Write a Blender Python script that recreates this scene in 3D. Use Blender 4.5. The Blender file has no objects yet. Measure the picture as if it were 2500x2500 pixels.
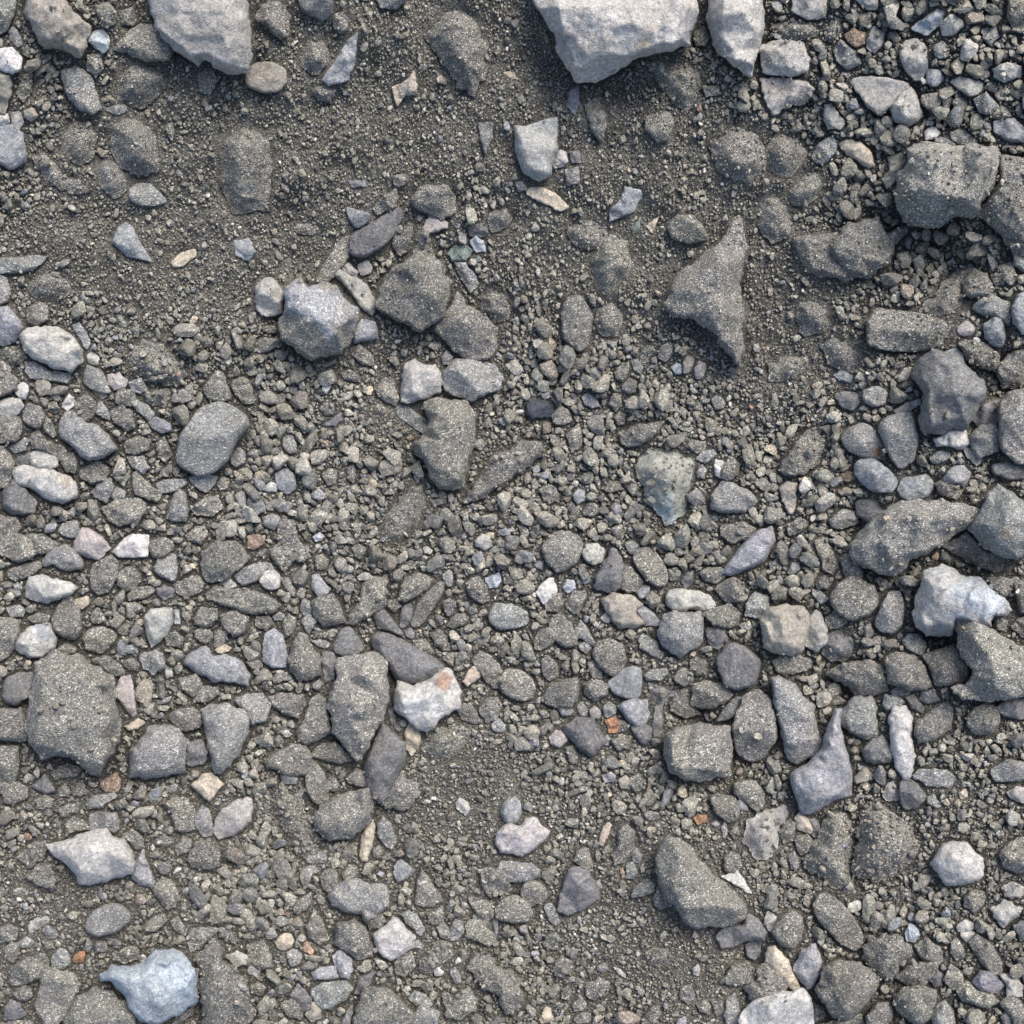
import bpy, math, random, re
import numpy as np
from mathutils import Vector
from mathutils.geometry import delaunay_2d_cdt

# ---------------------------------------------------------------- units
# P = one pixel of the 2500 px photograph measured on the ground: 0.24 mm
P = 0.00024
CAM_H = 3092.0            # camera height in P units (0.742 m)

# ---------------------------------------------------------------- camera
sc = bpy.context.scene
cam = bpy.data.cameras.new("camera")
cam_o = bpy.data.objects.new("camera", cam)
sc.collection.objects.link(cam_o)
cam.sensor_width = 36.0
cam.lens = 36.0 * CAM_H / 2500.0
cam.clip_start = 0.01
cam.clip_end = 500.0
cam_o.location = (0, 0, CAM_H * P)
cam_o.rotation_euler = (0, 0, 0)
sc.camera = cam_o

# ---------------------------------------------------------------- light
SUN_EL, SUN_AZ = 48.0, 30.0      # azimuth measured from +Y (top of the picture) towards +X
world = bpy.data.worlds.new("World")
sc.world = world
world.use_nodes = True
wn = world.node_tree
bg = wn.nodes["Background"]
sky = wn.nodes.new("ShaderNodeTexSky")
sky.sky_type = 'NISHITA'
sky.sun_disc = False
sky.sun_elevation = math.radians(SUN_EL)
sky.sun_rotation = math.radians(SUN_AZ)
sky.air_density = 1.0
sky.dust_density = 3.0
sky.ozone_density = 0.6
wn.links.new(sky.outputs[0], bg.inputs[0])
bg.inputs[1].default_value = 0.14
sun = bpy.data.lights.new("sun", 'SUN')
sun.energy = 2.3
sun.angle = math.radians(36)
sun.color = (1.0, 0.95, 0.88)
sun_o = bpy.data.objects.new("sun", sun)
sc.collection.objects.link(sun_o)
el, az = math.radians(SUN_EL), math.radians(SUN_AZ)
sdir = Vector((math.sin(az) * math.cos(el), math.cos(az) * math.cos(el), math.sin(el)))
sun_o.rotation_euler = sdir.to_track_quat('Z', 'Y').to_euler()
sun_o.location = sdir * 3
sc.view_settings.view_transform = 'Standard'
sc.view_settings.look = 'None'
sc.view_settings.exposure = 0.95
sc.view_settings.gamma = 1.0
sc.view_settings.use_curve_mapping = False

# kind of rock | height | outline on the ground, tenths of a 193.2-unit block | label | ridge points; # = block corner in photo px
DATA = """
#0,0
g|.6|-4,-8 13,-4 11,10 6,22 -4,28|smooth grey stone cut off by the top left corner
t|1|19,-8 45,-6 60,13 69,20 66,30 64,36 60,44 55,42 48,37 33,37 30,30 25,20 20,12|big beige stone with a tapering lower point, next to the small pale blue chip|30,8,.9 50,20,1 58,36,.8
c|.5|66,28 72,23 78,23 82,28 82,36 77,40 70,34 65,30|small pale blue chip between two big stones near the top left
w|.7|-4,38 9,36 16,43 16,52 9,56 -2,52|milky white and pink quartz pebble at the left edge near the top
l|1.1|112,-8 184,-8 188,15 190,40 186,54 175,56 165,52 155,47 150,50 140,43 125,32 117,20|large pale grey speckled stone with a straight vertical break, at the top edge left|150,-4,1 150,25,.85 152,44,.5 175,20,1.1
o|.7|85,38 100,22 107,18 118,19 126,30 131,38 127,46 110,46 95,40|brownish angular stone tucked under the left side of the large pale grey speckled stone
g|.7|46,54 57,50 68,56 72,68 77,82 70,86 60,83 51,74 48,65|grey thumb-shaped stone below the tapering beige stone at top left
t|.7|-4,55 7,56 10,65 7,75 4,86 -4,84|beige stone at the left edge just under the white quartz pebble
o|.4|17,57 24,55 24,68 18,77 12,70|narrow olive pebble leaning against the beige stone under the white quartz
d|.6|88,52 100,48 120,50 128,62 118,74 108,82 95,78 86,70|round dusty olive stone below the brownish angular stone at top left
d|.9|83,95 95,88 112,92 118,102 120,118 122,128 112,132 100,132 90,126 84,112|upright barrel-shaped grainy stone, largest of the dusty stones in the upper left
d|.6|45,100 55,92 68,92 73,105 70,120 58,126 47,115 44,108|dusty half-buried stone left of the upright barrel-shaped stone
d|.6|72,125 82,120 90,124 96,135 96,144 88,150 78,145 75,135|rough brown lump touching the lower left of the barrel-shaped stone
g|.5|97,143 105,138 115,140 126,152 118,155 105,155 98,150|flat grey wedge with a pointed right end under the barrel-shaped stone
b|.7|-6,96 10,94 17,100 20,115 20,122 10,128 -6,122|blue grey mottled stone cut by the left edge in the upper left
b|.4|95,168 101,172 104,180 112,193 114,197 96,193 85,183 89,173|blue grey triangular shard lying on smooth sand at upper left
t|.3|18,84 24,81 29,87 24,92 18,88|small tan angular pebble right of two buff pebbles at the left edge
l|.3|8,85 15,84 18,93 14,99 9,96|small buff egg-shaped pebble standing just above the blue grey mottled stone
l|.3|-3,86 6,86 7,93 4,95 -3,94|buff pebble cut by the left edge right above the blue grey mottled stone
g|.3|80,81 95,79 96,84 88,87 81,84|thin light slab bridging the gap above the barrel-shaped stone
o|.5|147,52 158,50 165,60 158,72 150,68 147,58|small rough pebble right under the large pale grey speckled stone
g|.3|6,24 10,20 14,24 17,33 13,36 8,30|narrow bluish grey pebble between the corner stone and the tapering beige stone
o|.4|66,42 76,41 78,52 72,58 66,52|dull grey pebble directly below the small pale blue chip
o|.5|72,4 82,2 88,10 86,18 78,20 74,12|rounded pebble in the dark gap between the two big stones at the top
d|.5|90,8 100,6 103,15 100,20 92,19|dark bluish pebble in shade beside the large pale grey speckled stone
#625,0
d|.6|5,3 18,2 25,12 24,27 18,29 8,20 0,15|grainy brown stone right beside the large pale grey speckled stone
k|.6|30,-6 57,-6 57,10 50,16 44,12 35,8|dark slate stone cut by the top edge left of centre
g|.6|88,-8 113,-8 113,0 105,7 94,6|rounded grey stone poking in from the top edge left of centre
d|.5|58,12 65,9 70,15 69,22 64,25 58,20|small dark rounded pebble under the dark slate stone at the top edge
d|.7|33,42 40,30 50,28 56,38 55,46 48,56 42,57 34,50|coarse olive cobble leaning against the long wedge-shaped grey shard at the top
b|.6|77,24 75,45 70,60 55,65 50,60 60,45 68,32|long blue grey wedge-shaped shard pointing up, in the upper left|68,45,1
t|.8|-8,56 -2,48 10,46 22,52 24,60 18,69 4,70 -8,64|round pale beige cobble just below the large pale grey speckled stone
d|.5|40,66 50,62 60,68 56,78 48,76 41,72|dark rough lump just beneath the long wedge-shaped grey shard
d|.7|128,25 140,8 158,5 170,18 175,35 174,60 165,72 150,65 138,45|long half-buried sandy slab with a pale right flank left of the top centre|158,12,1 165,45,1
T|.5|119,54 122,65 120,72 113,71 107,80 103,66 112,62|jagged bright tan chip standing out on dark sand near the top
T|.3|183,53 195,55 198,60 190,59|tiny tan sliver on dark sand right of the long half-buried slab
g|.4|168,93 178,93 178,104 173,118 169,104|narrow pale grey chip left of the grey green upright stone
d|.4|102,133 112,131 115,138 106,142|dark round pebble just above the olive wedge in the left centre pile
v|.3|70,136 82,136 84,141 72,142|thin violet grey sliver above the blue grey triangular chip of the centre pile
o|.6|88,157 105,142 107,150 105,157 92,162|light olive wedge on top of the dark stone heap left of upper centre
b|.6|68,156 78,159 86,161 86,166 76,173 70,165|smooth blue grey triangular chip leaning on the dark bean-shaped stone
k|.9|71,177 90,167 108,156 112,162 105,175 99,185 82,195 71,192|dark bean-shaped stone pointing up to the right in the pile left of upper centre|92,178,1 104,166,.8
d|.5|117,150 125,140 145,140 151,150 150,160 140,166 125,160 118,155|dark streaked flat stone right above the pinkish pebble of the centre pile
p|.6|126,172 132,161 138,163 145,168 144,172 136,175 128,176|pinkish grey pebble in the pile of dark stones left of upper centre
d|.5|105,175 118,168 119,175 115,190 108,193 103,185|dark oval stone between the bean-shaped stone and the pinkish pebble
d|.5|176,160 188,156 194,165 188,172 178,176 175,168|round coarse dark pebble right of the pinkish pebble
c|.4|161,182 166,178 172,182 173,189 166,191|small bluish pebble touching the thin green sliver right of the centre pile
o|.7|45,212 53,197 63,180 72,178 72,188 66,200 60,208 52,214|long olive slab below the dark bean-shaped stone, pointing up right|62,192,1
k|.4|160,172 170,168 176,176 170,179 162,178|dark coarse pebble between the pinkish pebble and the small bluish pebble
d|.4|28,170 45,168 48,176 40,178 30,175|flat dusty pebble on the sandy slope left of the bean-shaped stone
o|.5|120,180 128,172 132,182 130,190 119,192|rough olive pebble under the pinkish pebble
#1250,0
L|1.4|14,-8 136,-8 140,8 134,25 133,34 115,38 95,44 75,54 60,60 50,61 42,52 36,38 33,25 27,13 20,6|largest pale stone with rusty flecks and a dark lower edge, top edge right of centre|35,5,1 40,30,1 50,48,1 66,42,1 90,36,1.1 108,30,1 128,30,1 126,5,1 80,5,1.1
l|1.2|148,-8 190,-8 190,20 186,40 182,57 178,58 165,48 155,40 148,20|tall pale stone with a shaded left side, right of the largest pale stone|160,0,.9 168,38,.8 180,50,.6 176,10,1
o|.5|137,25 145,20 149,28 146,34 139,34|small olive pebble wedged between the two biggest stones of the top edge
d|.8|100,47 115,42 138,50 144,58 143,68 138,80 128,85 118,75 108,62|triangular ridged stone coated with crumbs right under the largest pale stone|118,60,.7 138,67,1 125,50,.8
G|.8|2,95 12,95 25,90 34,89 34,115 30,125 30,132 20,137 8,130 3,115|grey green upright flat stone beside a smooth lilac pebble
P|.5|30,122 36,113 41,115 42,122 38,126 32,127|smooth lilac pink pebble touching the grey green upright stone
T|.4|11,143 20,141 33,146 42,156 36,159 20,152 12,147|tan stick-like stone just below the grey green upright stone
b|.5|85,141 97,144 97,150 91,160 80,165 74,167 75,158 82,150|light blue grey angular shard with a white grain at its tip, upper centre right
v|.5|44,68 50,65 51,78 47,86 41,80|dark violet grey pebble under the tip of the largest pale stone
d|.6|55,80 65,75 72,88 68,108 60,98|dark pointed stone aiming downward below the largest pale stone
o|.5|100,88 118,84 122,95 118,105 110,108 102,98|olive pebble with a rusty lower rim below the triangular ridged stone
o|.7|117,172 125,162 138,163 145,172 147,180 135,184 122,180|brown roof-shaped stone on grit, right of the light blue grey shard|130,165,.8 140,172,1
T|.3|101,171 111,163 106,176|small tan triangular chip left of the brown roof-shaped stone
n|.3|90,172 97,164 96,172 91,177|small green sliver between the light blue shard and the tan triangular chip
g|.4|40,128 50,126 51,138 42,140|square dark grey pebble below the smooth lilac pebble
k|.4|43,114 51,114 52,123 45,123|dark block-shaped pebble on the right of the smooth lilac pebble
g|.4|2,138 8,136 12,143 5,145|smooth grey pebble between the upright grey green stone and the tan stick
o|.3|144,65 155,65 158,71 146,73|greyish splinter on the ground left of the tall pale stone tip
#1875,0
l|.7|20,-6 44,-6 43,13 30,15 18,8|pale rough block at the top edge, right of the tall pale stone
o|.6|4,18 18,14 36,16 38,24 30,31 10,30 2,24|crumb-coated beige lump below the pale rough block near the top right
l|.9|-8,34 8,31 25,30 31,42 30,55 15,58 -4,55|large crumbly beige lump right of the tall pale stone, with a brown hollow
o|.5|41,20 45,12 54,12 57,22 50,32 44,30|greyish pebble standing right of the crumb-coated beige lumps
B|.5|108,21 120,12 128,7 134,10 130,18 120,27 112,24|bright blue grey bar-shaped stone near the top right corner
l|.6|130,18 138,10 146,15 148,19 140,27 132,27|round pale pebble touching the bright blue grey bar-shaped stone
r|.5|58,26 65,21 73,25 73,33 66,36 60,32|pebble with a dark rusty hollow near the top right
l|.5|75,30 80,20 88,25 86,35 80,40 74,36|rough light pebble right of the pebble with a rusty hollow
l|.9|99,40 103,31 112,29 119,34 121,50 117,60 111,61 103,52|pale oval stone standing on end below the bright blue grey bar
l|.8|65,59 80,57 105,62 107,66 95,78 85,88 75,80 68,70 62,63|pale streaked triangular slab below the standing oval stone at top right
l|.9|92,82 100,70 108,66 115,78 116,88 106,95 96,91|pale rounded stone leaning on the streaked triangular slab
b|.6|120,52 130,53 133,60 126,66 119,62|light bluish pebble right of the base of the standing oval stone
p|.7|-6,60 12,58 28,62 35,68 28,78 10,83 5,87 -2,78|light pinkish grey wedge under the crumbly beige lumps at upper right
l|.5|43,80 48,78 58,93 55,97 46,97 42,90|pale grey slanted chip left of the streaked triangular slab
d|.9|-2,108 12,100 25,105 30,118 20,132 10,134 -2,126|dusty round stone with a bluish patch, in the upper right slope
g|.5|33,118 38,108 48,103 52,108 51,116 42,124 35,122|smooth grey egg-shaped pebble beside the dusty stone with a bluish patch
T|.6|54,109 60,105 70,108 78,115 80,125 76,127 65,120 57,114|pinkish tan shard with a sharp outline, left of the big sandy boulder|66,112,1
t|.5|91,119 100,116 106,120 103,128 95,138 90,142 86,135 92,128|long tan pebble leaning on the left flank of the big sandy boulder
D|1.4|95,145 97,132 106,122 105,112 125,108 150,111 175,108 175,130 170,145 161,152 158,161 140,164 130,170 115,172 102,167 97,155|big sandy boulder with dark grey lower face, in the upper right|108,140,1 128,146,1 150,150,1 120,118,1.1 165,118,1.1
d|1.2|176,118 200,120 200,205 186,195 175,176 157,163 165,152 172,140|sandy boulder cut by the right edge, behind the big sandy boulder|190,150,1
g|.4|137,100 145,97 155,103 158,108 150,110 140,107|flat oval grey pebble lying on top of the big sandy boulder
g|.3|126,106 131,103 140,108 142,111 130,110|thin pale flake on the upper edge of the big sandy boulder
W|.3|118,100 124,95 130,100 126,105 119,106|small whitish chip just above the big sandy boulder
b|.6|170,92 185,89 197,100 192,108 178,105 171,99|light bluish stone near the right edge above the sandy boulders
g|.6|155,75 165,70 174,80 168,86 160,85|smooth grey angular pebble up and left of the light bluish stone near the right edge
d|.5|168,88 177,79 184,88 175,90|dark grey triangular pebble touching the light bluish stone near the right edge
l|.7|170,52 180,47 191,50 191,58 178,62 171,58|pale speckled cobble near the right edge in the top right corner
l|.5|137,62 145,58 162,62 160,70 152,73 145,68|pale ridged pebble between the standing oval stone and the right edge
g|.4|162,22 172,20 174,28 168,35 162,28|plain grey pebble among crumbs close to the top right corner
o|.7|182,-6 200,-6 200,26 186,24 181,12|brown stone cut off at the top right corner
d|.7|15,145 35,125 45,130 42,145 30,155 18,155|dusty sloping stone under the smooth grey egg-shaped pebble
g|.5|50,38 55,30 65,38 70,48 60,52 52,46|grey lump of grit between rusty-hollow pebble and streaked slab
g|.5|124,35 132,31 137,38 135,44 127,44|small grey cobble right of the standing oval stone
l|.5|62,-5 84,-5 82,7 74,7|light beige stone clipped by the top edge near the right
d|1|18,180 40,176 72,178 100,172 104,173 90,192 80,205 60,212 30,206|broad sandy slab sinking into the slope left under the big boulder|60,190,1
#0,0
d|.8|166,106 184,94 205,106 207,124 202,152 204,158 177,161 170,145 165,131|sand-coated slab with a thin grey lower rim on the upper left slope
T|.4|129,198 136,191 147,188 148,193 138,201 131,202|small tan pebble lying alone on smooth sand in the upper left
d|.6|23,119 32,115 50,131 71,145 53,147 35,136|half-buried dusty ridge of stone right of the blue grey mottled stone at left
b|.4|177,182 188,180 193,190 188,197 178,193|bluish grey half-covered chip on the sandy slope above the blue-topped boulder
#625,0
n|.3|145,192 150,185 160,186 164,190 158,197 148,197|thin green sliver in the pile right of the large dark ridged boulder
#1250,0
d|.6|42,172 55,165 72,170 75,182 68,190 48,188|crumbly dusty mound stone between the tan stick-like stone and the chipped olive stone
d|.7|148,108 165,90 190,100 193,125 180,140 155,130|broad sandy half-buried stone below the tall pale stone of the top edge
#1875,0
d|.6|-5,150 8,148 20,160 18,178 2,185 -8,170|dusty half-buried stone left of the broad sandy slab on the right slope
#1875,625
d|.6|20,35 35,30 48,40 44,58 25,60|crumbly dusty stone left of the wide grit-covered oval boulder
d|.6|40,65 60,60 72,75 60,88 45,82|crumbly mound stone below the left end of the wide grit-covered boulder
o|.7|0,80 15,75 30,75 31,84 20,92 2,96|olive half-buried stone with a pale upper rim on the right slope
#0,625
g|.5|-4,2 20,0 36,0 31,6 24,11 12,13 0,13|thin grey stone with a curled pointed tip at the left edge, upper left
g|.7|-4,13 5,17 8,26 6,34 0,37 -4,37|smooth grey stone at the left edge below the stone with a curled tip
d|.6|20,22 28,14 42,12 52,18 54,28 45,34 32,34 24,30|sand-covered stone barely showing, right of the smooth grey left edge stone
b|.9|-6,37 6,39 17,50 18,55 12,65 6,68 -6,66|blue grey stone at the left edge touching the cream and grey block|4,48,1
L|1.1|14,60 20,54 32,53 48,55 58,63 62,71 62,79 54,87 42,85 28,79 18,72|blocky stone with bluish top and cream lower face near the left edge|20,66,1 38,66,1.1 52,62,1 60,70,.9
g|.5|19,80 27,80 38,86 52,88 53,92 50,96 38,94 24,92 20,88|long flat grey slab directly under the cream and grey block
d|.6|-4,70 8,66 17,68 20,77 11,84 0,80|dark dusty stone left of the long flat slab at the left edge
d|.7|-6,82 6,84 13,95 12,101 4,106 -6,104|dark grainy rounded stone at the left edge under the dusty one
d|.6|20,40 30,35 36,38 36,48 28,53 21,50|square dark stone above the cream and grey block
g|.5|54,53 60,50 66,59 68,66 65,70 60,63|slanting grey chip on the right shoulder of the cream and grey block
g|.4|87,44 92,45 96,51 95,54 90,52|small smooth pale oval pebble on the sandy slope right of the slanting chip
l|.4|65,75 70,72 75,77 74,83 67,81|round pale pebble right of the cream and grey block
g|.7|63,90 66,82 77,87 81,96 84,103 77,104 68,100 63,96|pale grey rounded wedge below the round pale pebble, left area
p|.5|81,90 90,88 96,94 94,99 86,101 82,97|pinkish brown pebble touching the pale grey rounded wedge
t|.3|70,102 80,103 81,106 77,108|thin tan splinter under the pale grey rounded wedge
g|.4|97,95 107,92 111,101 106,104 99,102|small grey block right of the pinkish brown pebble
d|.9|95,82 97,68 110,58 122,60 135,80 141,90 138,98 128,98 110,94 100,88|half-buried flat brown rock sunk in the sandy slope, left of centre
t|.4|27,94 34,93 39,97 37,104 30,106 27,101|round yellowish pebble below the long flat slab
W|.4|12,98 18,95 22,99 20,108 15,108 11,103|whitish pebble left of the round yellowish pebble
W|.4|48,110 52,104 56,107 56,113 51,117 47,114|white crystal pebble tinted pink, just above the pale diamond slab
l|.6|-6,112 7,107 15,108 18,113 14,119 6,122 -6,118|pale oval stone at the left edge below the whitish pebble
d|.6|17,118 22,111 30,114 34,120 31,129 25,130 18,125|ridged olive pebble right of the pale oval stone at the left edge
d|.4|33,120 38,124 43,135 40,137 34,133 31,126|narrow dark pebble touching the left corner of the pale diamond slab
d|.7|55,116 60,106 68,105 73,112 71,121 64,125 58,122|dark round grainy pebble lying on the upper edge of the pale diamond slab
g|.8|44,127 49,118 55,116 64,125 75,128 84,139 90,146 78,152 66,155 60,150 52,141 46,137|pale grey diamond-shaped flat slab in the left part|60,130,1 80,145,1
g|.4|72,115 76,109 82,117 83,124 76,121 72,119|small grey flake right of the dark round grainy pebble on the diamond slab
d|.5|87,105 90,99 100,102 103,108 98,113 87,111|small dark block below the pinkish brown pebble, left area
g|.5|98,110 103,108 112,113 117,120 112,124 104,118|light grey elongated pebble pointing down right, between the diamond slab and the striped boulder
o|.6|107,103 118,100 128,100 128,108 124,114 114,112|rusty speckled rough pebble below the half-buried flat brown rock
v|.6|112,125 118,121 128,126 130,132 122,134 115,130|violet grey rough pebble left of the large oval stone with a white band
d|.6|83,118 92,112 100,118 102,130 95,132 86,125|dark violet grey lump right above the diamond slab point
g|1.2|133,150 136,135 140,130 150,115 165,110 175,113 185,120 188,128 178,140 172,155 162,163 150,166 138,160 133,155|large smooth oval stone with a faint white band, left of centre|150,148,1.1 168,146,1 160,125,1.2
d|.6|153,101 162,88 168,88 175,108 165,110 157,108|dark triangular stone right above the large oval stone with a white band
o|.6|174,96 182,91 188,94 193,110 185,112 177,105|olive oval stone up and right of the large oval banded stone
d|.7|-4,121 14,121 17,130 13,140 0,141 -4,140|rusty grey layered stone at the left edge under the pale oval stone
g|.4|6,144 18,138 22,139 19,146 12,149|small grey wedge below the layered stone at the left edge
d|.7|23,135 29,131 36,140 48,144 50,150 44,155 36,148 24,146|dark angular stone left of the lower tip of the pale diamond slab
l|.6|23,150 30,146 42,152 44,158 38,162 24,160|light grey rounded stone above the white and tan jagged stone
k|.3|13,153 23,148 22,160 12,158|black shadowy chip left of the light grey rounded stone
L|.9|8,160 20,158 44,163 54,167 58,174 57,182 48,187 36,184 22,175 12,172|elongated white and tan jagged stone near the left edge|30,166,1 48,172,1
o|.8|-6,142 4,145 11,156 8,168 4,174 -6,176|smooth olive stone at the left edge beside the white and tan jagged stone
k|.7|2,178 10,169 20,176 28,186 26,194 10,196 2,190|dark slate stone tucked below the white and tan jagged stone
d|.5|46,152 54,148 58,154 57,164 50,163 47,158|dark round pebble below the left corner of the diamond slab
d|.6|60,162 72,155 82,160 80,168 70,172 62,168|dark stone directly under the diamond slab tip
g|.6|69,178 77,168 84,168 86,176 80,186 72,182|grey ridged stone right of the white and tan jagged stone
g|.4|82,180 88,174 95,178 94,183 86,184|small flat grey pebble right of the grey ridged stone
o|.7|100,165 104,163 112,172 121,178 120,185 112,184 101,180|dark olive wedge left of the pale leaf-shaped chip
g|.4|118,172 124,169 139,168 141,172 131,178 121,179|pale leaf-shaped chip below the large oval banded stone
g|.7|128,188 131,180 136,176 140,180 142,192 140,200 130,200 126,197|upright pale grey stone shaped like a tooth, below the leaf-shaped chip|135,182,.8 137,195,.9
g|.6|142,167 150,165 164,166 162,172 156,179 148,175|grey wedge under the lower rim of the large oval banded stone
o|.4|163,172 168,166 173,168 172,176 166,177|olive egg-shaped pebble right of the grey wedge under the banded stone
o|.6|144,190 155,182 164,181 168,190 160,196 148,195|olive flat stone right of the upright tooth-shaped stone
g|.5|174,150 180,144 185,148 185,156 178,160 174,156|smooth grey pebble at the lower right of the large oval banded stone
o|.8|77,191 88,184 104,182 110,186 110,193 103,203 90,203 82,200|dark olive flattish stone below the small flat grey pebble, lower left area
d|.5|94,140 104,136 114,138 112,146 102,150 95,148|dark pebble right of the diamond slab tip
d|.4|118,142 124,136 130,150 125,156 119,152|small dark triangular pebble touching the left side of the banded stone
g|.4|96,152 108,151 113,160 108,165 100,160|greyish ragged chip below the diamond slab right tip
#625,625
l|.8|-1,24 3,19 9,16 14,18 21,27 20,42 12,46 4,45 0,40|rounded pale stone at the left of the blue-topped boulder
o|1.4|22,31 24,24 34,17 40,23 52,20 62,23 66,31 77,40 74,52 70,65 64,73 52,76 42,77 30,70 19,62 16,50 21,45|blue-topped blocky boulder with brown lower face, left of upper centre|24,32,1.1 42,45,1.15 60,56,1.1 72,46,1 45,32,1.2
l|.8|57,10 62,9 70,14 80,18 85,22 88,30 91,36 88,45 80,41 75,33 66,22 58,15|curved pale shard leaning on the right of the blue-topped boulder|66,17,1 76,24,1 85,40,1
p|.3|62,7 70,5 77,12 76,16 68,13|pinkish brown flake behind the curved pale shard
l|.5|77,6 84,3 88,8 86,13 80,15 77,11|small round pale pebble behind the curved pale shard
d|1.2|91,38 95,22 103,8 115,2 126,-4 132,-6 137,4 143,12 146,21 145,30 141,45 131,54 124,56 112,50 98,45|large dark ridged boulder at the centre of the stone cluster|120,10,1.2 126,25,1.1 135,32,.9
d|1|136,52 146,38 152,25 160,38 172,45 181,55 182,70 175,78 160,78 150,72 143,65 136,58|dark streaked diamond-shaped stone right below the large dark ridged boulder|160,52,1.1
g|.5|149,4 158,5 164,12 168,21 162,28 155,18|upright grey chip right of the large dark ridged boulder
L|.8|109,103 110,90 112,82 120,78 126,82 136,82 140,90 139,103 126,108 116,111 109,110|pale beige stone with a scalloped top edge, left of centre|116,90,1 132,88,1
g|.9|140,96 142,86 150,78 165,77 180,82 186,91 184,101 172,105 163,110 153,107 143,102|rounded grey stone touching the right of the scalloped pale stone
o|.5|90,101 96,93 103,93 108,108 105,113 97,110 92,106|olive pebble directly left of the scalloped pale stone
g|.4|140,76 144,71 149,76 147,82 141,82|small smooth pebble between the streaked diamond stone and the scalloped stone
o|.5|88,113 93,110 103,117 106,122 96,121 90,119|flat half-sunk pebble below the olive pebble in the left centre
g|.6|106,115 112,112 120,118 130,124 133,131 130,135 124,133 115,127 107,121|smooth sausage-shaped grey stone left of the tall grooved rock
o|1.2|119,140 127,135 132,125 126,115 136,107 158,111 166,120 165,140 160,155 158,165 155,173 139,176 131,166 127,155 121,148|tall grooved brown rock just above the picture centre, flat lower end|138,120,1 140,140,1 139,160,1 155,130,1.1
r|.3|113,137 117,134 119,138 116,140|tiny orange pebble at the left tip of the grooved rock
b|.6|72,58 80,48 90,50 92,62 82,64 74,66|smooth bluish slab right of the base of the blue-topped boulder
o|.5|71,70 78,66 88,75 88,83 80,82 73,76|small ribbed pebble below the smooth bluish slab
d|.5|62,88 72,86 79,92 78,95 68,93|dark streaky pebble below the blue-topped boulder
d|.4|48,115 54,109 59,114 58,120 52,120|small coarse pebble in the field of fine gravel left of centre
v|.3|51,127 64,118 65,124 60,128 54,128|flat violet grey flake in the fine gravel left of centre
g|.4|20,138 26,134 31,142 30,149 23,148 20,143|grey rounded cobble in the fine gravel, right of the large oval banded stone
b|.5|14,165 22,160 29,165 30,175 24,180 16,175|bluish rough lump in the fine gravel below the oval banded stone
W|.4|6,175 11,170 16,173 15,178 9,178|tiny whitish pebble beside the bluish rough lump
o|.4|50,165 55,160 61,162 60,172 54,173|dark olive pebble in the fine gravel left of the grooved rock
d|.4|69,160 74,157 76,166 73,172 69,168|upright dark pebble in the gravel left of the grooved rock base
d|1|156,185 172,160 184,148 198,140 215,140 218,147 208,155 190,172 175,180 164,186|long dusty leaf-shaped slab right of the tall grooved rock, at picture centre|190,158,1.1
o|.8|99,195 108,183 120,173 126,175 127,190 122,202 112,212 104,218 95,216 94,205|flat brown half-buried slab standing on edge, left of centre below the grooved rock|118,185,1
g|.4|163,140 170,138 174,142 170,146 165,145|pale grey twin pebble right of the tall grooved rock
d|.6|170,45 180,50 190,48 193,40 188,28 178,24 170,32|dark crumbly lump right of the dark streaked diamond-shaped stone
#1250,625
o|1|61,-8 60,10 63,22 70,27 82,22 90,16 92,6 90,-8 80,-18 66,-16|olive dusty stone with a chipped right edge, right of upper centre|75,0,1
d|.8|37,40 42,30 52,30 60,42 60,58 56,70 50,72 41,66 37,56|upright oval dark stone below the chipped olive stone
o|.7|62,48 66,34 76,32 82,42 85,52 80,60 70,61 63,56|brown dusty stone next to the upright oval dark stone
D|1.5|116,38 118,25 127,12 140,5 155,-8 170,-30 180,-5 171,20 172,45 174,68 172,84 166,80 155,60 140,50 125,46|large sandy ridge-shaped boulder with a dark underside, right of centre|140,20,1.2 153,36,1.2 155,10,1.3 165,65,1
d|.5|96,75 101,65 107,66 108,72 102,79 97,80|bluish sliver standing in the grit below the brown dusty stone
o|.5|78,88 83,81 88,80 88,88 84,95 78,93|small olive pebble with a bright edge in the right centre grit
k|.5|82,98 88,92 94,95 93,103 86,104|dark grey pebble in the right centre grit
g|.3|90,79 95,78 99,83 97,89 92,86|small triangular brownish grey pebble between small pebbles, right centre
c|.3|120,84 124,80 128,82 128,89 123,89|small bluish grey triangular pebble in the right centre grit
t|.4|129,80 133,75 138,78 134,88 129,89|tan oval pebble next to the small bluish triangular pebble
p|.5|137,86 141,79 147,82 144,92 139,93|brownish pink angular pebble beside the tan oval pebble
o|.4|110,76 112,68 120,65 122,72 116,80|dark oval pebble under the sandy ridge-shaped boulder
K|.6|11,112 18,108 26,110 32,117 29,121 16,123 11,120|dark blue black pebble near the centre of the picture
b|.5|53,106 58,103 63,107 67,114 60,115 55,112|light blue grey pebble right of the dark blue black pebble
o|.5|72,112 76,104 82,105 83,113 78,117|yellowish brown pebble right of the light blue grey pebble
o|.6|30,120 36,113 44,117 45,125 38,128 31,126|round olive pebble touching the dark blue black pebble
o|.4|77,122 81,117 86,119 85,127 80,127|small tan pebble above the fish-shaped stone
d|.7|81,134 92,128 104,126 114,125 109,134 98,142 88,144 82,140|fish-shaped dark grey stone right of centre
g|.4|150,108 155,105 161,109 160,115 153,116|small round grey pebble on the smooth sand at right
W|.4|152,158 154,154 160,155 162,162 159,168 153,165|bright white and rusty pebble in the right half of the photo
g|.4|139,163 144,157 147,162 145,168 140,167|grey rounded pebble left of the bright white and rusty pebble
o|.5|131,144 136,139 146,140 146,146 140,149|olive pebble above the grey rounded pebble, right of centre
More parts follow.
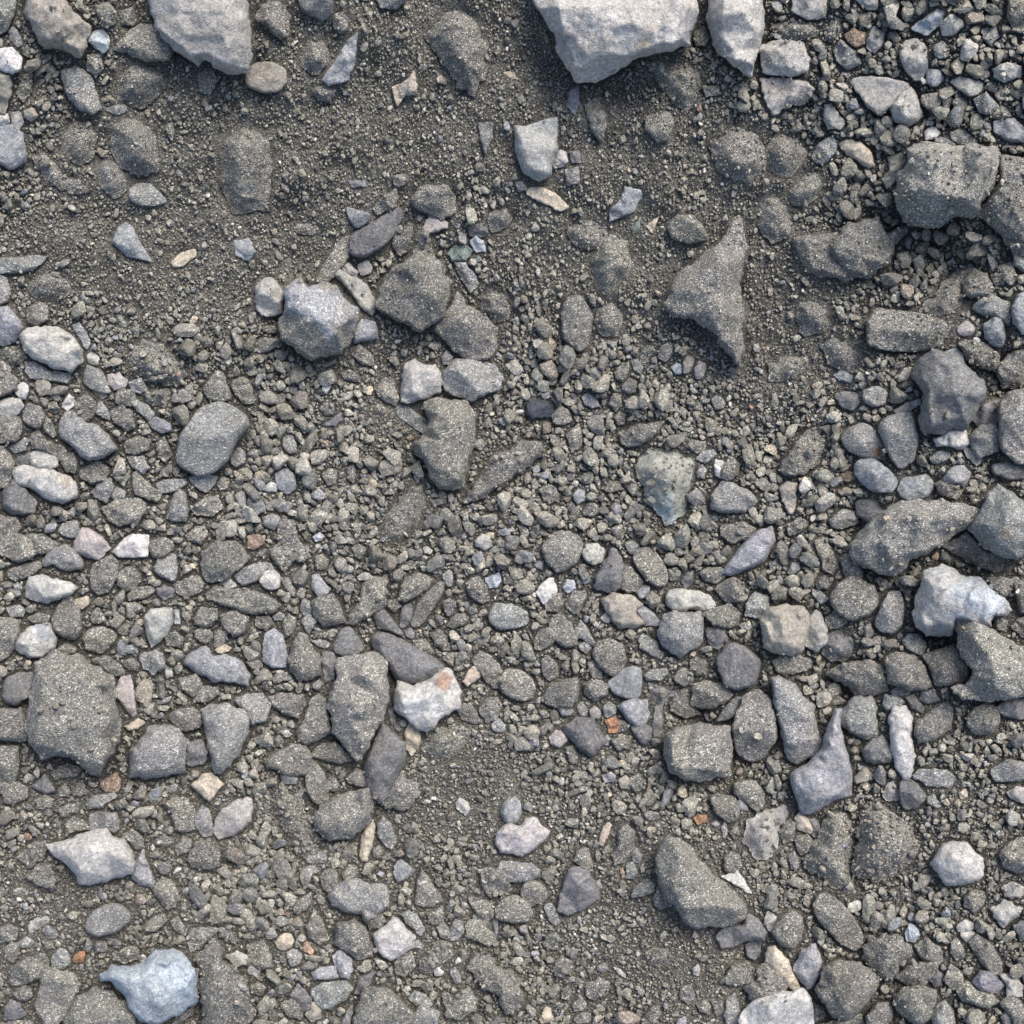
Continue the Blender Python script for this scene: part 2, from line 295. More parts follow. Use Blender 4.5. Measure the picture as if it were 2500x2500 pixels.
g|.5|139,153 143,148 152,146 154,150 146,157|flat pale chip between the olive pebble and the white rusty pebble
N|1.2|97,168 95,158 104,148 120,148 136,153 138,166 133,180 130,192 122,200 115,204 110,196 102,184|mottled green and cream stone half-buried right of centre, pale blue at the bottom|118,165,1.1 122,185,1
b|.4|45,181 50,176 55,177 55,184 49,188|small pale bluish cube-like pebble in the grit right of centre
d|.5|53,195 57,186 64,187 66,193 60,197|dark round pebble below the small pale bluish cube-like pebble
o|.5|67,176 73,170 81,170 84,176 75,179|rusty olive pebble left of the mottled green and cream stone
d|.5|20,178 26,172 34,176 35,184 28,187|dark rounded pebble below the dusty leaf-shaped slab
o|.4|50,168 55,163 61,164 62,170 55,172|olive pebble with a small white pebble at its side
g|.8|150,180 158,170 168,172 180,178 185,185 176,193 158,194 150,190|flat grey slab just below the bright white and rusty pebble
d|.6|158,160 165,151 172,158 170,166 163,170 158,168|grey rough stone right of the bright white and rusty pebble
o|.7|41,135 50,127 53,135 52,144 45,148|ridged olive stone left of the fish-shaped dark stone
#1875,625
d|1|46,-8 55,12 70,16 80,14 92,5 95,-8 84,-30 60,-25|grainy slab with a yellow speck on its left end, on the right slope|70,0,1
D|1.3|75,50 80,39 95,40 110,43 130,47 138,54 138,62 128,68 115,72 100,72 85,71 76,66|wide grit-covered oval boulder in the right part|100,62,1.1 128,56,1
d|1.2|110,43 125,30 140,12 152,5 158,12 148,18 147,35 145,45 138,51 128,47|dusty leaning slab rising behind the wide grit-covered oval boulder|142,25,1
o|.9|147,20 155,10 165,14 171,25 168,30 160,32 148,30|olive rounded stone on top of the right side heap|160,22,1
g|.7|155,40 160,32 170,29 182,36 184,46 181,52 172,46 160,44|grey angular block below the olive rounded stone near the right edge|170,40,1
p|.5|143,54 150,48 156,54 155,59 148,61 143,58|small pinkish stone right of the wide grit-covered oval boulder
b|.7|163,52 170,46 177,46 179,62 177,68 170,68 164,62|pale upright stone with a bluish face near the right edge|172,55,1
b|.8|184,38 188,30 200,26 202,58 192,58 185,50|bluish grey stone cut by the right edge in the upper right heap
o|.8|144,66 152,63 165,65 174,74 175,84 172,88 160,84 150,78 147,71|olive stone with a light front edge under the pale upright stone|160,72,1 170,80,.9
b|.5|135,72 142,70 148,75 150,86 144,88 137,80|blue grey chip lying on the large dark slab at right
k|1.2|110,90 115,76 125,72 140,72 150,84 162,94 164,106 158,116 150,130 138,130 118,136 114,125 118,105|large dark grey slab in the right part, bluish chip on top|122,100,1 145,105,1.1
d|1|172,85 180,74 202,68 202,98 185,100 176,100|grainy stone cut by the right edge beside the olive light-edged stone
D|1.3|174,112 182,102 202,97 202,158 188,156 176,146 175,130|large brown grey boulder at the right edge, halfway down
g|.8|55,138 60,130 70,126 78,128 86,138 89,150 82,154 74,153 62,148 57,143|round grainy stone with an orange chip on its right rim, right part|74,138,1
r|.4|80,147 87,146 90,154 85,155|orange tan chip between the round grainy stone and the grey shield-shaped stone
g|.9|83,130 88,122 108,116 113,132 113,142 110,155 100,161 93,154 88,142|grey shield-shaped stone right of the round grainy stone|96,130,1 104,148,.9
l|.4|95,117 105,110 116,108 115,112 105,118 97,119|thin pale pointed sliver above the grey shield-shaped stone
b|.9|65,158 70,154 80,152 94,164 98,171 94,178 82,179 72,173 66,166|blue grey oval stone below the round grainy stone|85,165,1.1
r|.4|55,165 60,162 68,164 66,169 58,171|rusty tan chip left of the blue grey oval stone
b|.7|98,178 101,168 110,167 120,165 126,173 120,182 105,185|bluish white lump right of the blue grey oval stone
t|.6|8,176 14,171 22,172 21,185 19,194 16,194 12,186|tan upright wedge in the lower right half of the slope|15,176,1
W|.7|125,138 134,133 141,127 148,130 152,142 146,146 138,144 128,143|curved whitish stone under the large dark slab at right|142,132,1
g|.8|152,136 160,128 172,127 176,135 174,147 166,150 160,153 154,146|rough grey lump right of the curved whitish stone|166,138,1
l|.5|147,145 152,145 160,151 161,155 157,158 150,152|pale chip hanging under the rough grey lump
k|.7|155,124 162,112 175,108 175,126 166,128 158,128|dark grey wedge between the large dark slab and big brown boulder at right edge
o|.7|8,160 22,140 30,131 38,132 43,142 38,155 33,162 22,166 12,166|dusty sloping stone left of the round grainy stone
g|.5|122,152 130,147 137,148 136,154 128,157 123,156|dark oval pebble below the curved whitish stone
b|.7|132,168 138,160 148,158 153,165 148,174 142,172 135,172|bluish rough lump above the pale speckled boulder
o|.6|126,172 132,169 142,172 146,178 142,184 130,180|brown grey lump between the bluish white lump and the pale speckled boulder
k|.6|169,158 180,155 193,158 193,168 180,168 170,164|dark stone in the shade below the big brown boulder at the right edge
g|.5|71,102 80,98 90,102 88,112 80,114 72,110|grey round pebble left of the thin pale pointed sliver
k|.5|50,105 58,102 66,103 70,110 64,117 55,114|dark coarse lump left of the grey round pebble, right slope
l|.4|97,92 103,85 108,84 105,94 98,95|small light splinter left of the large dark slab
b|.4|49,90 56,86 64,90 62,95 54,94|small bluish pebble casting a black shadow in the right slope
d|.5|174,8 184,5 188,15 184,22 176,18|small block near the right edge above the bluish grey edge stone
g|.7|184,-4 202,-6 202,12 192,12 186,6|grey stone cut by the right edge at the top of the heap
d|.5|168,15 175,11 180,16 178,22 171,23|round olive pebble next to the olive rounded stone of the right heap
#0,1250
d|.6|-6,6 0,3 12,4 16,12 12,17 -6,18|dark pebble at the left edge above the brown double-humped stone
o|.8|-6,17 16,17 26,22 30,28 24,36 14,38 4,34 -6,28|rusty olive flat stone at the left edge, halfway down
d|.5|20,17 32,17 44,24 38,30 28,32 25,26|dark wedge overlapping the rusty olive flat stone at the left edge
g|.5|44,14 48,8 58,6 60,14 56,20 47,18|dark grey round pebble touching the white pinkish triangular stone
p|.9|56,22 62,12 68,13 77,19 83,27 74,36 66,34 56,30|white pinkish triangular stone near the left edge, halfway down|68,22,1.1
P|.8|85,30 94,20 100,17 112,18 111,34 102,34 90,34|lilac grey smooth wedge right of the white pinkish triangular stone|100,22,1
d|.7|113,22 122,19 130,22 131,28 124,34 116,35 112,28|round dark pebble touching the lilac grey smooth wedge
g|.7|32,38 38,28 50,25 60,32 63,40 60,44 50,44 40,40 33,42|pale grey irregular flat stone below the white pinkish triangular stone
d|.6|6,44 16,40 30,37 31,42 24,48 12,52 7,50|dark oval stone left of the pale grey irregular flat stone
L|.9|19,56 22,49 32,47 40,50 54,53 58,57 54,62 44,66 36,69 28,68 20,64|pale pear-shaped stone lying sideways near the left edge|28,55,1
d|.8|68,50 70,40 84,33 89,38 88,50 82,60 74,62 69,58|dark olive angular stone below the lilac grey smooth wedge
d|.6|88,48 94,42 101,42 106,50 102,58 94,60 89,55|dark hexagonal pebble right of the dark olive angular stone
g|.6|116,44 120,34 132,31 134,45 131,53 120,48|grey trapezoid pebble under the round dark pebble
o|.6|131,55 140,50 150,48 154,54 150,61 139,65 133,60|dark olive pebble with a rounded right end beside the teal chip
d|.9|152,30 162,22 178,22 189,34 180,44 168,52 156,52 152,42|broad dark rocky lump left of the small orange chip
o|.5|140,18 147,12 154,10 157,18 152,24 142,22|olive angular pebble in the gravel at left, below the upright tooth-shaped stone
g|.6|177,48 184,42 196,38 202,42 194,52 183,56|grey plate leaning right of the broad dark rocky lump
d|.7|155,62 162,56 178,58 200,62 212,70 206,76 184,77 170,71 157,66|long dark flat slab pointing right above the blue grey jagged slate
l|.4|167,52 172,48 179,56 170,58|small pale oval pebble on the long dark flat slab
d|.9|39,80 47,66 52,63 58,68 62,80 61,92 56,97 46,94 40,90|dark egg-shaped stone pointing up near the left edge|52,82,1
T|.5|57,66 67,63 67,70 62,74 57,70|small tan wedge at the right shoulder of the dark egg-shaped stone
L|.9|11,98 20,88 30,84 38,84 43,95 41,104 32,110 22,110 12,104|speckled pale stone with a blue tint above the big flat olive boulder|28,90,1 20,100,1
o|.9|-6,80 8,80 15,82 15,92 10,104 2,112 -6,114|grey olive stone cut by the left edge beside the speckled pale stone
d|.5|96,64 100,57 115,56 117,60 108,66 98,67|small dark slab left of the grey heart-shaped pebble
k|.5|118,58 124,55 132,58 130,64 124,66 119,63|grey heart-shaped pebble beside the trapezoid pebble
L|.7|108,80 114,73 130,72 131,84 126,92 118,100 114,102 110,90|pinkish pale arrowhead-shaped stone pointing down in the left part
c|.3|131,74 135,74 136,84 132,85|thin teal chip touching the pinkish pale arrowhead-shaped stone
o|.7|62,96 66,90 76,86 88,92 84,100 76,107 66,104|olive lump right of the dark egg-shaped stone
d|.4|68,78 74,72 79,78 78,84 70,84|small dark pebble between the egg-shaped and arrowhead-shaped stones
o|.5|20,80 28,76 38,78 36,83 24,84|olive oval pebble above the speckled pale stone
g|.5|5,72 14,70 19,74 17,79 8,80|grey lump at the left edge above the grey olive stone
D|1.3|21,150 27,130 27,115 38,108 60,109 76,118 84,128 86,145 90,158 86,172 80,190 76,198 68,197 60,190 54,184 46,182 36,186 30,188 23,175|biggest flat olive boulder at the lower left edge|40,125,1 70,130,1.05 40,165,1 72,170,1.05
p|.6|87,135 91,125 98,124 101,132 103,152 100,154 95,150 88,140|pink oblong stone standing right of the biggest flat olive boulder
k|.7|2,138 4,126 16,121 26,122 24,138 12,146 4,144|dark round stone touching the left side of the big flat olive boulder
d|.7|-6,148 16,148 21,158 21,172 8,174 -6,172|dark layered stone at the left edge beside the big flat olive boulder
d|.7|-6,176 14,177 14,196 10,212 -6,212|dark upright stone at the left edge beside the lower half of the big olive boulder
b|1|139,115 144,106 156,101 162,108 172,108 182,112 188,124 187,131 176,129 160,128 150,122|blue grey jagged slate with a scalloped edge, left part|158,112,1 174,118,1.1
g|1|152,150 156,146 170,145 184,150 189,158 186,172 178,186 168,196 162,197 160,190 156,172|light blue grey triangular stone pointing down, in the left part|165,150,1 168,175,.9 164,195,.6
g|1|98,200 98,180 106,172 112,162 126,161 136,165 141,174 139,196 124,199 110,201 104,200|grey rounded square stone right of the big flat olive boulder|118,178,1.1
d|.7|127,155 134,149 146,147 152,153 152,162 140,166 132,162|dark round pebble above the grey rounded square stone
T|.3|162,104 170,100 175,103 168,107 164,107|small tan cube on the blue grey jagged slate
d|.6|70,112 80,108 92,116 94,123 84,124 76,118|dark slab at the upper right of the big flat olive boulder
d|.6|92,112 100,110 106,116 104,120 96,119|small rounded dark pebble above the pink oblong stone
g|.6|106,108 116,104 124,108 124,118 116,122 108,118|dusty cobble below the pinkish pale arrowhead-shaped stone
T|.4|94,162 104,156 109,159 104,164 97,165|small buff chip below the pink oblong stone
d|.6|124,94 132,90 139,96 136,102 126,101|dark pebble at the lower right of the arrowhead-shaped stone
d|.7|146,80 152,72 164,73 164,82 156,87 147,85|dark blocky pebble under the long dark flat slab
d|.8|166,78 178,74 188,80 184,92 176,94 168,88|dark lump with rough top below the right end of the long dark slab
d|.5|146,90 152,87 160,90 160,96 154,100 148,96|round dark cobble above the blue grey jagged slate
o|.4|162,92 168,86 172,92 168,102 161,102|olive upright pebble right of the round dark cobble, above the jagged slate
o|.6|135,126 148,122 153,130 146,140 136,134|brown pebble under the left end of the blue grey jagged slate
d|.5|146,142 152,131 165,132 165,138 155,144|very dark wedge between jagged slate and light triangular stone
g|.7|177,142 186,138 198,137 204,145 200,158 190,160 184,150|dark grey lump at the upper right of the light triangular stone
l|.4|125,116 130,118 130,124 126,126 124,122|small curved cream pebble left of the jagged slate
k|.7|140,175 152,172 157,182 154,190 142,192 140,186|dark broken stone between the grey rounded square stone and the light triangular stone
g|.3|118,142 130,139 127,144 120,145|thin grey flake right of the pink oblong stone
o|.6|42,104 50,98 58,103 56,108 44,107|smooth olive pebble above the top edge of the big flat olive boulder
#625,1250
r|.4|-6,18 0,17 7,18 6,24 0,28 -6,28|small orange brick-coloured chip in the left part
g|.5|5,4 12,1 18,4 17,10 13,14 6,10|light grey triangular pebble right above the orange brick-coloured chip
d|.9|17,8 22,3 28,6 33,24 40,28 41,34 36,38 28,36 20,28 15,20|dark dusty peaked stone right of the orange brick-coloured chip|26,12,1
o|.6|11,30 16,24 26,28 30,34 25,42 18,43 14,38|round olive pebble at the foot of the dark dusty peaked stone
B|.3|43,19 48,15 51,18 49,22 45,23|tiny white blue pebble in the fine gravel right of the dark peaked stone
l|.7|2,52 6,45 14,44 18,48 18,56 12,59 6,57|light greenish grey angular pebble below the round olive pebble
g|.6|-4,42 4,38 12,40 14,46 4,46 0,52 -4,50|grey leaf-shaped plate pointing left beside the greenish angular pebble
o|.5|18,50 24,50 30,58 30,64 24,62|brown tilted pebble right of the greenish angular pebble
d|.7|-10,58 0,60 8,68 10,74 0,77 -12,72|dark pointed slab end above the violet block
b|.7|42,48 46,47 56,58 52,63 46,64 42,58|blue grey angular chip in the left centre
d|.9|44,66 50,64 58,62 63,70 67,82 60,85 50,86 44,78 42,70|dark striated triangular stone below the blue grey angular chip
o|.9|67,84 70,76 78,68 80,54 88,50 98,48 100,60 98,70 90,76 84,80 74,86|boot-shaped dusty stone in the centre left|90,60,1
l|.4|76,48 82,45 89,49 84,52 78,52|pale oval pebble touching the top of the boot-shaped dusty stone
d|.8|108,66 110,54 120,46 132,50 130,58 120,64 112,68|dark brown round stone right of the boot-shaped stone
o|.7|117,84 122,68 130,60 138,53 142,54 141,62 134,72 126,84 120,87|long finger-shaped tan stone at the centre, pointing up right|132,66,1
k|.5|108,86 110,72 117,69 119,76 116,84 111,88|thin black shard left of the long finger-shaped stone
k|.6|88,76 96,72 102,80 110,90 112,95 100,90 92,88|black slanted stone above the smooth dark slab at centre
d|.4|99,67 106,65 110,71 104,76 100,73|small dark block left of the thin black shard
k|.5|112,90 117,87 120,92 118,96 113,95|small dark bluish pebble above the smooth dark slab
g|.5|140,48 146,43 149,48 148,56 144,57|grey pebble right of the tip of the long finger-shaped stone
d|.6|140,68 146,65 151,68 150,76 144,79|dark hexagonal pebble right of the long finger-shaped stone
d|.8|160,52 168,48 174,56 176,66 170,69 162,64 159,58|dark barrel-shaped pebble in the centre gravel
B|.5|173,50 183,46 185,52 182,57 176,58|light blue grey cube in the centre gravel
o|.5|145,86 147,80 156,76 161,80 156,86 149,88|olive leaf-shaped pebble in the centre gravel
l|.5|165,22 170,17 176,18 178,26 172,29 166,26|cream pebble in the fine dark grit at centre
T|.3|173,17 176,15 180,16 180,20 175,20|tiny bright tan pebble touching the cream pebble at centre
l|.3|126,28 128,25 133,29 131,32 127,31|small pale pebble alone in the dark fine grit at centre
o|.6|163,112 170,106 176,108 184,116 190,128 186,134 178,132 170,124|dark ridged pebble right of the cream almond-shaped stone
d|.6|132,92 138,88 144,94 147,104 142,105 135,100|dark oblong pebble above the cream almond-shaped stone
b|.6|6,98 8,92 14,88 20,94 24,110 22,116 12,117 5,112|violet grey block standing left of the olive teardrop stone
o|1|24,112 28,98 33,91 37,92 42,100 49,110 49,122 44,126 32,126 26,120|olive teardrop stone pointing up, left of centre|36,108,1
k|.5|50,106 58,106 61,114 59,126 52,128 50,118|very dark block touching the right of the olive teardrop stone
k|.8|58,102 64,90 70,86 78,96 81,104 76,108 68,109 60,106|almost black round stone above the two big central boulders
g|.4|41,97 50,96 56,99 55,103 47,102|flat grey chip between the teardrop stone and the almost black round stone
k|1.2|87,96 92,91 98,91 110,96 124,104 138,112 142,118 138,124 126,130 112,130 105,126 98,114 90,106|smooth dark slab shaped like a leaf lying on the white speckled boulder|100,102,1 120,116,1.1
D|1.4|55,145 60,124 62,112 72,110 84,106 92,108 98,116 101,128 102,142 97,156 88,170 80,186 76,187 68,178 58,166 56,156|large grainy pointed boulder in the lower left centre|80,120,1.2 92,130,1 75,150,1.2 80,172,.9
L|1.4|104,134 107,127 118,130 130,126 141,117 149,120 152,130 155,136 153,147 146,152 138,156 134,164 129,166 120,162 113,156 106,150 104,142|white speckled boulder with a bright orange streak, below the picture centre|125,140,1.1 140,135,1 112,146,1
T|.7|156,128 160,120 166,115 174,114 175,118 168,126 160,131|cream almond-shaped stone right of the boulder with the orange streak
T|.6|112,168 115,160 122,163 125,170 122,178 117,184 113,177|beige teardrop pebble under the white speckled boulder
l|.3|108,159 111,156 114,159 113,162 109,162|small round pebble at the lower left edge of the white speckled boulder
k|1.1|82,190 88,176 96,160 104,168 112,174 114,184 108,200 102,214 94,220 86,215 82,205|dark long stone leaning below the large grainy pointed boulder|98,180,1
k|.8|100,150 104,148 106,160 110,164 108,166 102,160|narrow black wedge between the two big central boulders
d|.9|31,165 36,156 42,140 48,137 53,142 56,158 58,166 48,172 38,176 31,172|dark slab leaning against the left side of the large grainy pointed boulder
d|.7|10,140 20,137 36,138 37,146 32,156 20,152 13,147|dark flat stone left of the dark leaning slab
o|.8|6,188 16,180 28,175 38,176 42,184 40,196 24,200 8,194|dusty flat stone below the dark leaning slab
d|.7|41,184 48,176 60,173 66,178 72,187 64,190 50,187|dark wedge-shaped stone under the tip of the leaning slab
o|.9|124,180 126,168 134,162 150,160 162,164 163,174 154,184 140,188 130,186|crumbly brown mound right of the beige teardrop pebble
d|.6|152,150 156,145 162,144 170,158 164,160 155,156|dark cone-shaped pebble right of the white speckled boulder
d|.6|168,150 172,142 182,140 185,146 182,156 174,158|rough dark pebble right of the dark cone-shaped pebble
g|.5|177,162 182,155 188,160 188,166 180,166|small round pebble below the rough dark pebble, lower centre
d|.7|128,96 132,102 134,106 128,108 120,102 118,97|grey rounded block on the top right edge of the smooth dark slab
g|.4|34,66 38,65 43,70 42,76 36,78 33,74|blue grey rounded block pebble left of the dark striated triangular stone
g|.4|12,79 18,75 22,78 20,82 14,82|tiny pale oval pebble above the violet grey block
d|.6|0,80 10,78 13,84 8,90 0,86|dark pebble up and left of the violet grey block
o|.5|20,84 24,77 30,80 28,92 22,95|brown pebble right above the violet grey block
g|.5|34,82 40,77 46,82 40,92 36,88|grey pebble above the tip of the olive teardrop stone
d|.5|72,26 78,24 83,28 80,36 75,34|dark round pebble amid the fine gravel left of centre
o|.4|72,10 76,6 82,10 77,18 73,16|small olive flake in the gravel left of the half-buried standing slab
o|.5|44,34 50,32 55,36 52,44 45,43|brown rounded pebble in the fine gravel below the dark peaked stone
#1250,1250
d|.9|22,28 30,16 42,14 50,18 54,26 50,38 40,44 34,46 26,38|dark round stone with a bright right rim, right of centre|38,28,1
l|.7|53,30 57,24 66,24 70,30 68,38 62,40 55,37|pale crumbly cube beside the dark round stone with a bright rim
k|.9|62,58 64,44 72,34 74,26 80,28 84,40 83,56 76,60|blue dark triangular stone right of the pale crumbly cube|76,42,1
o|.6|82,58 84,40 90,42 99,52 96,58 88,61|brown slab leaning on the blue dark triangular stone
o|1|91,34 96,27 104,27 112,34 118,46 117,54 110,57 102,52 94,42|smooth olive egg-shaped stone right of centre|105,38,1
g|.4|85,24 90,21 97,26 95,32 88,31|small rough light pebble at the upper left of the olive egg-shaped stone
b|.3|16,40 20,37 24,37 23,43 18,43|tiny bluish white cube right of centre beside other crumbs
W|.5|18,60 22,55 28,50 31,50 34,60 30,66 24,69 20,64|white grainy pebble with a small chip, centre right
B|.4|38,58 41,51 47,52 48,58 42,61|small light blue cube right of the white grainy pebble
o|.5|24,68 32,61 37,62 38,70 34,76 26,74|brown pebble beneath the white grainy pebble
t|1|68,66 76,61 92,63 98,70 94,76 100,84 92,88 80,88 75,80 70,74|tan angular flat stone right of centre|82,72,1
b|.5|92,72 96,68 104,74 112,82 110,86 100,85|blue grey splinter resting on the tan angular flat stone
W|.3|67,80 71,76 75,80 73,84 69,83|tiny pinkish white pebble left of the tan angular flat stone
b|.4|93,60 98,55 104,56 103,64 97,66|blue grey pebble above the tan angular flat stone
L|.7|116,64 119,60 127,58 140,60 150,64 152,70 148,74 134,73 129,76 122,74 117,70|pale lumpy fossil-like elongated stone in the right centre|128,66,1 142,68,.8
g|1.1|110,90 114,78 122,74 132,76 142,75 144,84 144,98 136,104 128,110 120,106 112,98|light grey grainy cube-like stone below the pale lumpy elongated stone|122,88,1.1 134,94,1
d|.7|153,58 160,52 168,49 174,54 178,62 172,68 162,68|smooth dark blue pebble right of the pale lumpy elongated stone
o|.5|141,46 148,42 158,42 162,48 154,54 146,52|olive flat pebble above the smooth dark blue pebble
b|1|158,46 166,34 176,22 184,15 196,11 199,22 190,38 176,44 166,48|tilted blue grey slab with a pale smooth face, right side|182,28,1
d|.8|158,10 174,8 184,12 180,20 166,24 158,18|brownish rough stone above the tilted blue grey slab
d|.7|145,76 154,72 164,69 172,76 170,84 164,88 152,86|dark pebble right of the light grey grainy cube-like stone
k|.6|146,90 152,86 160,88 162,96 156,104 149,100|dark crumbly pebble below right of the grainy cube-like stone
d|.9|60,108 64,98 74,95 84,100 86,110 84,120 76,124 66,118|dark grainy ball-shaped stone in the lower centre right|74,108,1.1
b|.8|72,130 78,122 90,116 98,118 98,130 96,140 88,141 78,138|dull blue grey angular stone below the grainy ball-shaped stone
b|.8|80,146 90,141 102,142 103,154 100,160 94,162 86,156|blue grey stone directly under the dull blue grey angular stone
o|.9|-4,118 6,119 14,124 18,132 16,140 8,143 -2,140 -8,136 -10,126|round smooth grainy olive pebble, egg-like, just below the picture centre|4,130,1.2
g|.9|-12,68 2,70 12,76 12,84 4,88 -10,89 -18,82 -17,74|round grey cracked pebble at the picture centre|0,78,1
o|.6|16,98 20,90 28,87 33,92 32,98 24,104 18,104|olive bean-shaped pebble lower right of the round cracked pebble
g|.5|48,88 52,82 56,86 62,98 61,101 54,97 49,94|thin pale slanted splinter in the centre right
d|.9|28,82 36,76 44,84 50,94 48,100 40,103 34,98 29,90|dark upright grainy stone left of the thin pale slanted splinter
d|.6|41,70 46,60 55,59 56,64 50,78 43,74|dark shard pointing up, above the thin pale slanted splinter
g|.4|50,100 56,98 60,103 56,107 51,104|smooth grey small pebble below the thin pale slanted splinter
g|.5|96,96 99,92 110,98 111,104 115,106 112,111 104,108 97,103|grey rectangular chip under the blue grey splinter stone
d|.5|22,112 26,108 32,112 35,118 34,124 28,128 23,122|dark lumpy pebble right of the round egg-like olive pebble
d|.9|20,142 28,132 40,126 50,125 50,142 44,148 30,147|broad dark flat stone right of the egg-like olive pebble
g|.4|34,148 40,145 47,150 44,154 38,154|small light pebble below the broad dark flat stone
g|.4|49,146 53,143 57,148 57,154 51,154|grey upright pebble left of the round pinkish pebble
p|.4|58,150 62,146 67,150 66,156 60,156|round pinkish pebble in the lower centre
g|.5|68,148 73,143 79,147 78,153 71,156|round light grey pebble right of the round pinkish pebble
R|.5|71,158 78,154 82,160 80,166 73,167|bright rusty orange stone on a dark block, lower centre
d|.5|80,156 86,158 90,162 84,166 81,166|dark block on the right of the bright rusty orange stone
k|1|38,162 48,155 62,156 66,164 72,172 66,180 60,185 50,178 42,170|dark triangular stone left of the bright rusty orange stone|54,165,1
p|.5|28,170 33,165 40,166 42,173 36,178 29,175|reddish brown pebble left of the dark triangular stone
o|.5|40,178 46,175 50,184 49,190 44,190|brown rounded pebble below the dark triangular stone
b|.4|68,172 72,168 75,172 73,176 69,176|tiny blue white pebble at the right corner of the dark triangular stone
o|.5|134,112 140,110 148,114 147,120 140,124 134,119|olive rounded pebble in the lower right centre
d|.5|122,124 128,117 136,120 137,128 130,132 123,128|dark round grainy pebble left of the olive rounded pebble
k|1.1|154,112 160,102 168,98 180,104 188,112 186,124 180,132 168,135 160,130|large dark bluish round stone in the lower right|168,112,1.2
o|1|135,146 136,130 146,127 158,130 167,137 164,142 152,148 142,149|olive roof-shaped slab with a pointed right end, lower right|150,138,1
d|.8|120,150 120,142 128,134 135,133 137,146 142,152 130,156|dark rough stone left of the olive roof-shaped slab
D|1.4|117,168 124,162 140,160 156,161 165,161 166,178 165,198 150,202 130,203 119,196 116,184|large square grainy block in the lower right|124,168,1.1 158,168,1.1 155,195,1 125,195,1
D|1.2|166,165 170,150 176,138 184,134 194,140 200,154 199,172 192,184 184,188 174,186 168,178|big upright oval grainy stone touching the large square block|183,150,1.2 184,172,1.2
g|.6|154,158 160,148 168,140 174,140 173,148 164,157|grey elongated pebble between the roof-shaped slab and the upright oval stone
g|.7|176,78 178,66 184,60 194,64 194,76 186,80|bluish grey angular pebble left of the square beige block at right
k|.7|106,160 108,148 113,146 114,160 112,170 107,170|dark upright wedge left of the large square block
g|.4|99,124 104,119 116,118 118,122 112,127 102,127|grey rough flat pebble below the grey rectangular chip
k|.5|102,128 108,130 124,136 118,140 114,146 108,142|dark crumbly ridge of grit-coated stone above the dark upright wedge
k|.6|90,162 98,158 106,164 104,172 99,176 94,170|dark forked shard below the two blue grey stones
d|.6|74,172 82,168 90,170 88,178 80,180|dark pebble right of the tiny blue white pebble, lower centre
d|.5|56,114 62,112 68,120 68,126 60,125|brown pebble at the lower left of the grainy ball-shaped stone
d|.6|54,130 64,126 72,130 72,138 62,142 55,138|dark pebble between the broad flat stone and the blue grey angular stone
d|.4|118,44 124,42 128,46 124,52 119,52|dark pebble right of the smooth olive egg-shaped stone
k|.4|128,52 132,46 137,44 136,54 131,58|small pointed dark pebble above the pale lumpy stone
#1875,1250
D|1.4|61,26 68,16 84,2 92,-4 110,-8 130,-10 150,-4 160,2 152,10 140,18 126,28 108,38 96,47 84,45 74,40 64,34|largest leaf-shaped brown boulder at the right, pointing up right|85,20,1.1 120,5,1.1 140,2,1 100,32,1
g|1.3|150,12 160,0 165,-14 174,-22 186,-14 200,-2 200,20 196,32 188,36 178,34 164,28|pale speckled boulder with a small rust spot at the right edge|180,5,1.2 185,28,1
d|.9|132,26 150,14 164,28 178,34 188,37 182,44 170,46 158,42 146,34|dark shaded rock under the pale speckled boulder at the right
G|1.4|110,78 112,62 118,46 130,40 138,42 146,49 158,50 170,58 180,68 183,74 178,78 170,78 168,86 156,84 142,80 140,92 130,95 120,94 113,86|pale blue and grey mottled boulder near the right edge|130,60,1.3 158,62,1.2 125,85,1
D|1.4|140,82 148,78 158,82 170,88 182,96 202,106 202,136 182,141 160,142 145,140 138,132 150,130 153,120 146,108|brown ridged boulder at the right edge below the pale blue mottled boulder|160,95,1.2 168,112,1 190,120,.9 175,130,1.1
t|1.2|-6,80 0,72 12,70 26,71 31,78 30,92 26,104 18,108 6,107 -4,102|cubic beige block with rounded corners in the right part|4,76,1 24,78,1.1
l|.7|30,80 36,75 40,77 45,90 44,100 36,105 28,100|pale bluish stone touching the cubic beige block
o|.6|3,112 10,108 24,108 32,112 32,118 18,122 8,122|flat olive stone under the cubic beige block
d|1|46,64 52,54 62,48 78,54 84,66 78,76 66,82 54,78 48,72|dark grainy round stone left of the pale upright egg-shaped pebble, right part|66,62,1.1
g|.9|80,84 86,68 92,60 100,60 103,74 101,86 94,92 84,90|pale upright egg-shaped pebble left of the pale blue mottled boulder|95,74,1
o|.6|35,22 42,20 48,28 53,42 48,46 42,44 39,34|olive bar-shaped pebble left of the largest leaf-shaped brown boulder
d|.8|54,36 60,32 68,36 72,46 70,54 60,52|dark grey stone left of the lower tip of the largest leaf-shaped boulder
g|.6|46,6 56,-2 68,0 68,8 56,13 48,11|smooth grey pebble up and left of the leaf-shaped brown boulder
d|.6|36,54 42,48 49,52 46,58 38,58|small dark triangular pebble above the cubic beige block
g|.5|33,58 40,60 46,66 40,70 34,64|small grey pebble with an olive corner above the cubic beige block
d|.5|43,80 50,75 58,75 60,84 52,88 45,86|dark pebble right of the pale bluish stone beside the beige block
k|.9|40,96 52,90 66,90 70,98 60,112 48,112 40,106|dark half-buried stone right of the pale bluish stone
o|1.1|43,122 54,115 76,111 86,116 91,128 90,134 78,138 70,140 60,132|olive sharp-edged stone pointing left in the lower right part|74,118,1
d|1|88,110 98,105 110,108 120,120 124,132 120,135 104,134 90,130|dark grey sloping stone right of the olive sharp-edged stone|104,116,1
